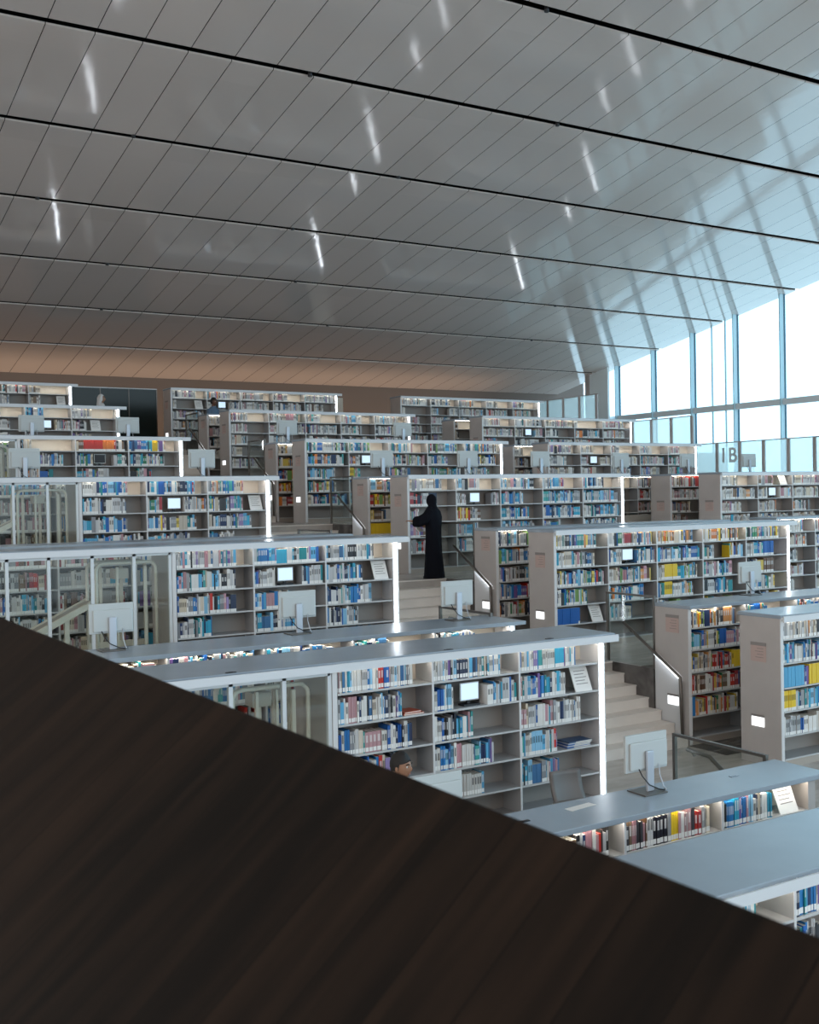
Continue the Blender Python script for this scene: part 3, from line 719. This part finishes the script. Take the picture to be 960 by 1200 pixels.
for t in 'FEDCBA':
    Y = T[t][0]; za = floor_z(t); zb = floor_z(NEXT[t])
    n = TN[NEXT[t]]
    balustrade(11.76, Y+2.34, Y+(3.38 if t != 'D' else 3.75), zb, 1.05, f'glass balustrade right of main stairs up to {n} tier', 'glass balustrades on the stairs')
    balustrade(8.80, Y+2.40, Y+3.66, zb, 1.0, f'glass balustrade left of main stairs up to {n} tier', 'glass balustrades on the stairs')
    if t == 'F': pass
    handrail([(11.70, Y+2.95, zb+.64), (11.70, Y+2.30, zb+.25), (11.70, Y+1.77, zb-.065), (11.70, Y+1.74, zb-.90)], f'dark steel handrail with light strip on right of stairs to {n} tier')
    o = MB().prism([(Y+2.30, zb+.22), (Y+1.79, zb-.09), (Y+1.76, za+.06), (Y+2.30, za+.06)], 'x', 11.722, 11.742, 'white').build('wall_plate')
    tag(o, f'pale angular plate under handrail of stairs to {n} tier', 'panel', 'plates under the handrails')
    handrail([(8.88, Y+3.55, zb+.86), (8.88, Y+3.22, zb+.84), (8.88, Y+2.55, zb+.42), (8.88, Y+1.9, zb+.05)], f'slim steel handrail on left of stairs to {n} tier', led=False)

# cross balustrade in front of the woman
r = empty('glass_balustrade', (11.76, 18.38, floor_z('C')), 'glass panel standing before the woman in black', 'balustrade', 'glass balustrades on the stairs')
MB().box(-.02, .02, -.02, .02, -.25, 1.08, 'steel').build('end_post', r)
MB().tube([(-.30, .02, .80), (-.05, .0, .80), (.0, -.35, .76)], .014, 'steel', 6).build('rail', r)

# ------------------------------------------------------------------ ceiling
S_ = .1865; H0 = 12.0
def zc(y): return H0-S_*y
cb = MB(); lines = [16.28+3.41*k_ for k_ in range(-9, 8)]
XC0, XC1 = -16., 32.45
for a, b in zip(lines[:-1], lines[1:]):
    y0, y1 = a+.09, b-.09
    if y1 > 41: y1 = 41
    # panel with a lip turned up at the near edge
    z0, z1 = zc(y0), zc(y1)
    cb.poly([(XC0, y0, z0), (XC0, y1, z1), (XC1, y1, z1), (XC1, y0, z0)], 'ceil')
    cb.poly([(XC0, y0, z0), (XC1, y0, z0), (XC1, y0, z0+.035), (XC0, y0, z0+.035)], 'ceil')
    cb.poly([(XC0, y0+.01, z0+.03), (XC1, y0+.01, z0+.03), (XC1, y0+.01, z0+.2), (XC0, y0+.01, z0+.2)], 'gap')
    cb.poly([(XC0, y1, z1), (XC1, y1, z1), (XC1, y1, z1+.09), (XC0, y1, z1+.09)], 'gap')
    cb.box(XC0, XC1, b-.4, b+.4, zc(b)+.18, zc(b)+.28, 'gap')
cb.box(XC0, XC1, -14, 41, 14.8, 14.9, 'gap')
struct(cb.build('ceiling'))
for n_, (yy, xx) in enumerate([(19.69, 9.9), (23.03, 7.4), (23.03, 13.9), (19.69, 16.1), (26.45, 6.2), (26.45, 12.7), (29.87, 8.8), (29.87, 14.4), (33.28, 9.6), (33.28, 17.2), (16.28, 13.1), (26.45, 21.0), (29.87, 24.2), (33.28, 25.8)]):
    o = MB().loft([((0, 0, 0), .045, .045, (0, 0, 1)), ((0, 0, .05), .045, .045, (0, 0, 1)), ((0, 0, .16), .02, .02, (0, 0, 1))], 'black', 10).build('spotlight')
    o.location = (xx, yy, zc(yy)-.045); tag(o, 'tiny black spotlight fitted in a dark slot of the ceiling', 'spotlight', 'spotlights in ceiling slots')

# ------------------------------------------------------------------ far wall and dark glazing
w = MB().box(XL, XR, 40., 40.3, 1.0, 6.0, 'darkwall'); struct(w.build('wall_back'))
r = empty('glass_partition', (8.9, 37.2, floor_z('Z')), 'dark glass partition behind the white-clad man', 'glass partition')
for k_ in range(4):
    MB().box(-.2+k_*.97, .74+k_*.97, 0, .02, 0, 2.32, 'darkglass').build('glass_pane', r)
    MB().box(.74+k_*.97, .77+k_*.97, -.02, .04, 0, 2.32, 'steel').build('mullion', r)
MB().box(-.2, 3.68, -.02, .04, 2.32, 2.35, 'frame').build('top_rail', r)
r = empty('glass_partition', (17.7, 36.6, floor_z('Z')), 'glazed doorway in dark frame between topmost rows', 'glass partition')
MB().box(0, .95, 0, .02, 0, 2.15, 'darkglass').build('glass_pane', r)
MB().box(.95, 1.0, -.02, .04, 0, 2.2, 'lift').box(0, 1., -.02, .04, 2.15, 2.2, 'lift').build('frame', r)
MB().box(1.0, 1.8, 0, .04, 0, 2.2, 'beige').build('side_panel', r)

# ------------------------------------------------------------------ glass facade
FX = 32.3
fac = MB(); ys = [.9027*FX+2.168*k_ for k_ in range(-18, 4)]
zt0, zt1 = 3.02, 3.24
for k_, y in enumerate(ys):
    m_ = MB(); top = zc(y)+.15
    m_.box(FX-.26, FX-.05, y-.02, y+.02, -6, top, 'mull'); m_.box(FX-.05, FX+.03, y-.035, y+.035, -6, top, 'mulldark')
    o = m_.build('trim_%d' % (k_+2)); struct(o)
for k_, (y0, y1) in enumerate(zip(ys[:-1], ys[1:])):
    o = MB().box(FX, FX+.02, y0+.02, y1-.02, -6, zc(y0)+.1, 'glassfac').build('window_%d' % (k_+1)); struct(o)
struct(MB().box(FX-.16, FX+.05, -10, 36.2, zt0, zt1, 'transom').build('trim_40'))
for y in (29.93, 30.45):
    pass
for k_, xx in enumerate((835.5, 852.5)):
    y = FX/ {835.5: 1.0630, 852.5: 1.0870}[xx]
    struct(MB().box(FX-.08, FX-.02, y-.02, y+.02, -6, zc(y)+.1, 'mull').build('trim_%d' % (41+k_)))
struct(MB().box(FX-.5, FX-.4, 35.85, 37.0, -3, zc(36)+.4, 'col').build('wall_right'))
struct(MB().box(FX-.55, FX-.35, 37.0, 37.25, -3, zc(37.2)+.4, 'post').build('trim_50'))

# stepped frosted balustrade in front of the facade
def frosted(x, y0, y1, z0, z1, label, off=0.):
    r = empty('frosted_balustrade', (x, y0, z0), label, 'balustrade', 'frosted glass balustrades by the facade')
    y = y0+off; h = z1-z0
    while y < y1:
        MB().box(-.03, .03, y-y0-.055, y-y0+.055, 0, h, 'post').build('post', r)
        e = min(y+.95, y1)
        MB().box(-.01, .01, y-y0+.06, e-y0-.06, 0, h, 'frost').build('glass_pane', r)
        y += .95
    MB().box(-.02, .02, 0, y1-y0, h, h+.03, 'post').build('top_rail', r)
frosted(27.3, 15.4, 26.5, -1.6, 1.52, 'frosted glass balustrade with grey posts carrying the large numeral sign', .66)
frosted(27.3, 26.65, 30.3, -.2, 2.48, 'frosted glass balustrade behind the fifth tier right row', .0)
frosted(27.3, 31.3, 36.0, .9, 3.62, 'frosted glass balustrade at far right beyond topmost row', .1)
fc = bpy.data.curves.new('sign_text', 'FONT'); fc.body = '1B'; fc.size = .66; fc.extrude = .006; fc.align_x = 'CENTER'; fc.align_y = 'CENTER'; fc.space_character = 1.1; fc.offset = .012
ft = bpy.data.objects.new('text_tmp', fc); C.objects.link(ft); bpy.context.view_layer.update()
fme = bpy.data.meshes.new_from_object(ft.evaluated_get(bpy.context.evaluated_depsgraph_get())); bpy.data.objects.remove(ft)
fo = bpy.data.objects.new('zone_sign', fme); C.objects.link(fo); fme.materials.clear(); fme.materials.append(M['sign'])
fo.location = (27.27, 25.07, 1.10); fo.rotation_euler = (R(90), 0, R(-90)); tag(fo, 'large grey 1B lettering on the frosted glass balustrade', 'sign')

# ------------------------------------------------------------------ wooden parapet nearest the camera
V_ = Vector((.79185747, .07957091, .60549997)).normalized(); E_ = Vector((.1542658, -.98538404, -.07225206)); E_ = (E_-V_*E_.dot(V_)).normalized(); N_ = E_.cross(V_)
def ray(px, py): return (fw*FPX+rt*(px-480)-up*(py-600)).normalized()
P0 = ray(480, 908.5)*1.45
if N_.dot(-P0) < 0: N_ = -N_
pm = MB(); pm.box(-3.2, 2.2, -4.0, 0, -.10, 0, 'wood')
po = pm.build('wooden_parapet', None, .006)
Mx = Matrix((E_, V_, E_.cross(V_))).transposed()
if E_.cross(V_).dot(N_) < 0:
    Mx = Matrix((-E_, V_, (-E_).cross(V_))).transposed()
po.matrix_world = Matrix.Translation(P0) @ Mx.to_4x4()
tag(po, 'dark stained plank parapet sloping across the foreground', 'parapet')

# ------------------------------------------------------------------ chair
def chair(x, y, z, rz, label):
    r = empty('chair', (x, y, z), label, 'chair', None, rz)
    # back leaning; local +Y is behind the sitter
    b = MB(); NX, NZ = 8, 8; i0 = 0
    for k_ in range(NZ+1):
        t = k_/NZ
        for j in range(NX+1):
            u = j/NX*2-1
            b.v.append((u*(.19-.01*t), .17+.12*t+.025*math.sin(t*3)-.03*u*u, .40+.33*t))
    for k_ in range(NZ):
        for j in range(NX):
            q = k_*(NX+1)+j; b.f.append((q, q+1, q+NX+2, q+NX+1)); b.m.append(b.mi('chair')); b.smooth.append(True)
    ob = b.build('backrest', r); sd = ob.modifiers.new('s', 'SOLIDIFY'); sd.thickness = .03
    MB().box(-.21, .21, -.24, .20, .40, .44, 'chair').build('seat', r, .015)
    for sx in (-1, 1):
        for sy in (-1, 1):
            MB().tube([(sx*.19, sy*.18, .41), (sx*.21, sy*.21, 0)], .012, 'steel', 8).build('leg', r)
chair(7.50, 9.0, floor_z('E'), R(-8), 'brown-grey chair with curved back between nearest counter and bookcase')
chair(5.15, 8.85, floor_z('E'), R(0), 'chair under the seated man, hidden by the parapet')

# ------------------------------------------------------------------ people
def head_mesh(b, c, skin, s=1.):
    def fn(p, d):      # face looks to local -Y
        q = Vector(p)
        if d.z < 0: q.x *= 1+.30*d.z; q.y *= 1+.10*d.z
        f = max(0, -d.y)
        q.y -= .022*s*math.exp(-((p.x/.013/s)**2)-(((p.z+.012*s)/.028/s)**2))*f*1.2
        for sx in (-1, 1):
            q.y += .012*s*math.exp(-(((p.x-sx*.033*s)/.017/s)**2)-(((p.z-.012*s)/.014/s)**2))*f
        q.y -= .007*s*math.exp(-((p.x/.03/s)**2)-(((p.z+.085*s)/.02/s)**2))*f
        q.y -= .006*s*math.exp(-((p.x/.05/s)**2)-(((p.z-.036*s)/.012/s)**2))*f
        return q
    b.ball(c, (.076*s, .096*s, .118*s), skin, 40, 30, fn)
def face(root, c, s=1., body=None):
    for sx in (-1, 1):
        e = MB().ball((c[0]+sx*.033*s, c[1]-.080*s, c[2]+.012*s), (.015*s, .010*s, .009*s), 'eyew', 12, 8).ball((c[0]+sx*.033*s, c[1]-.0885*s, c[2]+.012*s), (.006*s, .004*s, .006*s), 'hair', 10, 6).build('eye', root)
        MB().tube([(c[0]+sx*.017*s, c[1]-.096*s, c[2]+.033*s), (c[0]+sx*.035*s, c[1]-.094*s, c[2]+.040*s), (c[0]+sx*.054*s, c[1]-.080*s, c[2]+.034*s)], .0045*s, 'hair', 6).build('eyebrow', root)
        MB().ball((c[0]+sx*.076*s, c[1]+.008*s, c[2]-.005*s), (.010*s, .018*s, .030*s), 'skin', 12, 8).build('ear', root)
    MB().ball((c[0], c[1]-.088*s, c[2]-.053*s), (.022*s, .009*s, .007*s), 'lip', 12, 8).build('mouth', root)
def remesh(o, v=.012):
    m = o.modifiers.new('r', 'REMESH'); m.mode = 'VOXEL'; m.voxel_size = v; m.use_smooth_shade = True
    s = o.modifiers.new('s', 'SMOOTH'); s.iterations = 3; s.factor = .5
Z1 = (0, 0, 1)
def hand(b, w, d, skin, curl=.5):
    """w wrist point, d pointing direction; five fingers"""
    w = Vector(w); d = Vector(d).normalized(); side = d.cross(Vector((0, 0, 1)))
    side = side.normalized() if side.length > .1 else Vector((1, 0, 0)); nn = side.cross(d)
    b.loft([(w, .024, .018, d), (w+d*.04, .038, .016, d), (w+d*.085, .040, .013, d)], skin, 12)
    for k_, L in enumerate((.062, .075, .080, .072)):
        p = w+d*.08+side*(-.029+.0195*k_)
        p1 = p+d*L*.45; p2 = p1+(d*.75-nn*curl).normalized()*L*.32; p3 = p2+(d*.3-nn).normalized()*L*.25
        b.loft([(p, .009, .009, d), (p1, .0085, .0085, d), (p2, .0075, .0075, p2-p1), (p3, .005, .005, p3-p2)], skin, 8)
    p = w+d*.03+side*-.034; q = p+(d*.6-side*.8).normalized()*.04; t = q+(d-side*.15-nn*.3).normalized()*.03
    b.loft([(p, .011, .011, q-p), (q, .010, .010, t-q), (t, .007, .007, t-q)], skin, 8)

# woman in black, back to the camera, reaching to the shelf at her left
wm = empty('person', (11.50, 18.0, floor_z('C')), 'person in long black cloak and headscarf facing the shelves, reaching left', 'person', None, R(28))
b = MB()
b.loft([((0, .0, 0), .05, .04, Z1), ((0, .0, .6), .12, .10, Z1), ((0, 0, .95), .16, .11, Z1), ((0, .01, 1.22), .17, .10, Z1), ((0, .01, 1.34), .11, .08, Z1), ((0, .02, 1.40), .05, .05, Z1), ((0, .03, 1.47), .05, .05, Z1)], 'skin', 16)
head_mesh_c = (0, .06, 1.50)
b.ball((0, .04, 1.49), (.072, .09, .11), 'skin', 20, 14)
b.loft([((-.16, 0, 1.29), .045, .045, (-1, .3, -.6)), ((-.25, .10, 1.13), .038, .038, (-1, .7, -.2)), ((-.28, .30, 1.11), .026, .026, (-.1, 1, .1))], 'skin', 12)
hand(b, (-.28, .30, 1.11), (.0, 1, .12), 'skin')
b.loft([((.16, 0, 1.29), .045, .045, (.4, .1, -1)), ((.22, .06, 1.05), .038, .038, (.1, .5, -1)), ((.10, .26, 1.00), .026, .026, (-.6, 1, .1))], 'skin', 12)
hand(b, (.10, .26, 1.00), (-.5, 1, .1), 'skin')
bo = b.build('body', wm); remesh(bo, .009)
g = MB()
g.loft([((.02, .0, .015), .215, .20, Z1), ((.015, .0, .10), .21, .19, Z1), ((0, .0, .45), .185, .16, Z1), ((0, .0, .80), .175, .145, Z1), ((0, 0, 1.0), .185, .145, Z1), ((0, .0, 1.18), .225, .15, Z1), ((0, .01, 1.29), .215, .13, Z1), ((0, .02, 1.37), .12, .09, Z1), ((0, .02, 1.42), .06, .06, Z1)], 'abaya', 48, wob=.035, wf=7)
g.loft([((-.12, 0, 1.27), .09, .10, (-1, .2, -.5)), ((-.23, .05, 1.15), .095, .11, (-1, .6, -.3)), ((-.29, .15, 1.10), .09, .11, (-.4, 1, 0)), ((-.29, .25, 1.10), .08, .10, (0, 1, .1))], 'abaya', 20, wob=.05, wf=5)
g.loft([((.13, 0, 1.27), .09, .09, (.4, .1, -1)), ((.21, .03, 1.10), .085, .09, (.1, .3, -1)), ((.20, .12, 1.0), .08, .09, (-.4, 1, -.3)), ((.12, .23, .985), .07, .09, (-.7, 1, 0))], 'abaya', 20, wob=.05, wf=5)
remesh(g.build('cloak', wm), .011)
hj = MB(); hj.ball((0, .03, 1.50), (.088, .105, .125), 'abaya', 28, 20)
hj.loft([((0, .0, 1.24), .15, .11, Z1), ((0, .0, 1.33), .12, .10, Z1), ((0, .01, 1.40), .085, .09, Z1), ((0, .02, 1.47), .083, .09, Z1)], 'abaya', 28, wob=.04, wf=4)
remesh(hj.build('headscarf', wm), .010)
MB().box(-.06, .04, -.02, .13, 0, .05, 'black').build('shoe', wm).location = (-.05, .05, 0)
MB().box(-.04, .05, -.02, .13, 0, .05, 'black').build('shoe', wm).location = (.07, .06, 0)
bk = MB().box(-.09, .09, 0, .012, -.12, .12, 'paper').build('book'); bk.location = (11.32, 18.28, floor_z('C')+1.0); bk.rotation_euler = (R(-40), 0, R(30)); tag(bk, 'open white booklet held by the person in black', 'book')

# seated man at the nearest counter
def seated(x, y, z, rz, hy, label, shirt, skin, haircut=True):
    r = empty('person', (x, y, z), label, 'person', None, rz)
    b = MB()
    b.loft([((0, .02, .50), .16, .11, Z1), ((0, .02, .68), .14, .10, Z1), ((0, .0, .88), .175, .11, Z1), ((0, -.01, .98), .15, .09, Z1), ((0, -.02, 1.04), .06, .06, Z1), ((0, -.035, 1.14), .054, .056, Z1)], skin, 20)
    head_mesh(b, (0, -.06, 1.24), skin)
    for sx in (-1, 1):
        b.loft([((sx*.16, 0, .96), .05, .05, (sx*.5, 0, -1)), ((sx*.22, -.06, .74), .042, .042, (0, -.6, -1)), ((sx*.17, -.28, .68), .028, .028, (-sx*.3, -1, 0))], skin, 12)
        hand(b, (sx*.17, -.28, .68), (-sx*.25, -1, -.05), skin)
        b.loft([((sx*.09, .02, .52), .085, .085, (0, -1, 0)), ((sx*.11, -.25, .53), .07, .07, (0, -1, 0)), ((sx*.11, -.42, .49), .055, .055, (0, -.6, -1)), ((sx*.11, -.44, .28), .045, .05, Z1), ((sx*.11, -.42, .06), .032, .035, Z1)], skin, 12)
    remesh(b.build('body', r), .0085)
    face(r, (0, -.06, 1.24))
    s = MB()
    s.loft([((0, .02, .49), .19, .14, Z1), ((0, .02, .68), .17, .13, Z1), ((0, .0, .88), .20, .135, Z1), ((0, -.01, .985), .165, .11, Z1), ((0, -.02, 1.04), .085, .08, Z1), ((0, -.025, 1.065), .068, .068, Z1)], shirt, 28, wob=.02)
    for sx in (-1, 1):
        s.loft([((sx*.15, 0, .965), .068, .068, (sx*.5, 0, -1)), ((sx*.23, -.06, .74), .058, .058, (0, -.6, -1)), ((sx*.18, -.25, .685), .042, .042, (-sx*.3, -1, 0))], shirt, 16)
    remesh(s.build('shirt', r), .011)
    t = MB()
    for sx in (-1, 1):
        t.loft([((sx*.09, .06, .53), .105, .10, (0, -1, 0)), ((sx*.11, -.25, .54), .085, .085, (0, -1, 0)), ((sx*.11, -.43, .50), .07, .07, (0, -.6, -1)), ((sx*.11, -.45, .28), .06, .065, Z1), ((sx*.11, -.43, .08), .055, .06, Z1)], 'trouser', 16)
    remesh(t.build('trousers', r), .012)
    for sx in (-1, 1):
        MB().box(-.045, .045, -.16, .10, 0, .08, 'black').build('shoe', r, .02).location = (sx*.11, -.44, 0)
    h = MB()
    def hf(p, d):
        q = Vector(p); n_ = noise.noise(Vector((d.x*9, d.y*9, d.z*9)))*.006
        q *= 1+n_/.1
        if d.y < -.25: q.z = max(q.z, .050-.03*abs(d.x)+n_*1.5)            # hairline
        elif d.z < -.25: q.z = max(q.z, -.045)
        return q
    h.ball((0, -.050, 1.258), (.084, .104, .130), 'hair', 36, 26, hf)
    h.build('hair', r)
    return r
seated(5.20, 8.86, floor_z('E')-.05, R(30), 0, 'seated person with short black hair, face behind the wooden parapet', 'shirt', 'skin')

def standing_bust(x, y, z, rz, label, cloth, skin, kind):
    r = empty('person', (x, y, z), label, 'person', None, rz)
    b = MB()
    b.loft([((0, 0, .80), .15, .10, Z1), ((0, 0, 1.05), .14, .10, Z1), ((0, 0, 1.35), .19, .11, Z1), ((0, 0, 1.44), .14, .09, Z1), ((0, 0, 1.49), .06, .06, Z1), ((0, -.01, 1.56), .055, .055, Z1)], skin, 18)
    head_mesh(b, (0, -.03, 1.64), skin)
    for sx in (-1, 1):
        b.loft([((sx*.09, 0, .86), .09, .10, Z1), ((sx*.10, 0, .48), .06, .065, Z1), ((sx*.10, 0, .08), .035, .04, Z1)], skin, 12)
        b.loft([((sx*.18, 0, 1.40), .055, .055, (sx*.4, 0, -1)), ((sx*.24, .0, 1.12), .042, .042, (0, -.2, -1)), ((sx*.22, -.08, .88), .028, .028, (0, -.2, -1))], skin, 12)
        hand(b, (sx*.22, -.08, .88), (0, -.2, -1), skin)
    remesh(b.build('body', r), .011)
    face(r, (0, -.03, 1.64))
    s = MB()
    if kind == 'thobe':
        s.loft([((0, 0, .06), .24, .2, Z1), ((0, 0, .5), .21, .17, Z1), ((0, 0, 1.05), .18, .14, Z1), ((0, 0, 1.35), .215, .135, Z1), ((0, 0, 1.45), .16, .11, Z1), ((0, 0, 1.51), .075, .075, Z1)], cloth, 28, wob=.02)
    else:
        s.loft([((0, 0, .78), .18, .14, Z1), ((0, 0, 1.05), .17, .13, Z1), ((0, 0, 1.35), .215, .135, Z1), ((0, 0, 1.45), .16, .11, Z1), ((0, 0, 1.51), .075, .075, Z1)], cloth, 28, wob=.02)
    for sx in (-1, 1):
        s.loft([((sx*.17, 0, 1.41), .075, .075, (sx*.4, 0, -1)), ((sx*.245, .0, 1.12), .06, .06, (0, -.2, -1)), ((sx*.225, -.07, .92), .045, .045, (0, -.2, -1))], cloth, 14)
    remesh(s.build('robe' if kind == 'thobe' else 'shirt', r), .013)
    if kind == 'thobe':
        g = MB(); g.ball((0, -.005, 1.665), (.095, .105, .125), cloth, 24, 16, lambda p, d: Vector((p.x, max(p.y, -.055) if d.z < .45 else p.y, p.z)))
        g.loft([((0, .06, 1.22), .22, .09, Z1), ((0, .055, 1.42), .19, .085, Z1), ((0, .045, 1.56), .125, .075, Z1), ((0, .03, 1.68), .10, .085, Z1)], cloth, 24, wob=.04)
        remesh(g.build('headscarf', r), .011)
    else:
        t = MB()
        for sx in (-1, 1): t.loft([((sx*.09, 0, .88), .11, .115, Z1), ((sx*.10, 0, .48), .08, .085, Z1), ((sx*.10, 0, .05), .065, .07, Z1)], 'trouser', 14)
        remesh(t.build('trousers', r), .014)
        h = MB(); h.ball((0, -.012, 1.66), (.095, .105, .125), 'hair', 24, 18, lambda p, d: Vector((p.x, p.y, max(p.z, .04) if d.y < -.3 else max(p.z, -.07))))
        h.build('hair', r)
    for sx in (-1, 1):
        MB().box(-.045, .045, -.17, .08, 0, .08, 'black').build('shoe', r, .02).location = (sx*.10, 0, 0)
standing_bust(9.70, 33.9, floor_z('Z')+.01, R(70), 'distant person in white headscarf and white robe before dark glass', 'thobe', 'skin', 'thobe')
standing_bust(12.27, 31.2, floor_z('A')+.80, R(25), 'distant person in blue shirt with dark hair before the topmost shelves', 'denim', 'skin2', 'shirt')

# ------------------------------------------------------------------ light
wd = bpy.data.worlds.new('sky'); bpy.context.scene.world = wd; wd.use_nodes = True; nt = wd.node_tree
bg = nt.nodes['Background']; tc = nt.nodes.new('ShaderNodeTexCoord'); sp = nt.nodes.new('ShaderNodeSeparateXYZ'); nt.links.new(tc.outputs['Generated'], sp.inputs[0])
mr = nt.nodes.new('ShaderNodeMapRange'); mr.inputs[1].default_value = -.2; mr.inputs[2].default_value = .8; nt.links.new(sp.outputs['X'], mr.inputs[0])
mx = nt.nodes.new('ShaderNodeMix'); mx.data_type = 'RGBA'; mx.inputs[6].default_value = (1.22, 1.13, 1.07, 1); mx.inputs[7].default_value = (1.25, 2.0, 2.5, 1)
nt.links.new(mr.outputs[0], mx.inputs[0])
mz = nt.nodes.new('ShaderNodeMapRange'); mz.inputs[1].default_value = -.25; mz.inputs[2].default_value = 0.; mz.inputs[3].default_value = .75; nt.links.new(sp.outputs['Z'], mz.inputs[0])
vm = nt.nodes.new('ShaderNodeVectorMath'); vm.operation = 'SCALE'; nt.links.new(mx.outputs[2], vm.inputs[0]); nt.links.new(mz.outputs[0], vm.inputs['Scale'])
nt.links.new(vm.outputs[0], bg.inputs['Color']); bg.inputs['Strength'].default_value = 1.0

def area(name, loc, rot, sx, sy, power, col):
    l = bpy.data.lights.new(name, 'AREA'); l.shape = 'RECTANGLE'; l.size = sx; l.size_y = sy; l.energy = power; l.color = col
    o = bpy.data.objects.new(name, l); C.objects.link(o); o.location = loc; o.rotation_euler = rot; return o
area('cove_light', (12, 38.6, 2.6), (R(140), 0, 0), 32, 1.7, 170, (1, .70, .48))

# ------------------------------------------------------------------ camera
cd = bpy.data.cameras.new('camera'); co = bpy.data.objects.new('camera', cd); C.objects.link(co)
cd.sensor_fit = 'HORIZONTAL'; cd.sensor_width = 36; cd.lens = 36*FPX/960; cd.clip_start = .05; cd.clip_end = 300
co.matrix_world = Matrix((rt, up, -fw)).transposed().to_4x4()
cd.dof.use_dof = True; cd.dof.focus_distance = 14; cd.dof.aperture_fstop = 11
sc = bpy.context.scene; sc.camera = co
sc.view_settings.view_transform = 'Standard'; sc.view_settings.look = 'None'; sc.view_settings.exposure = .27; sc.view_settings.gamma = 1; sc.view_settings.use_curve_mapping = False
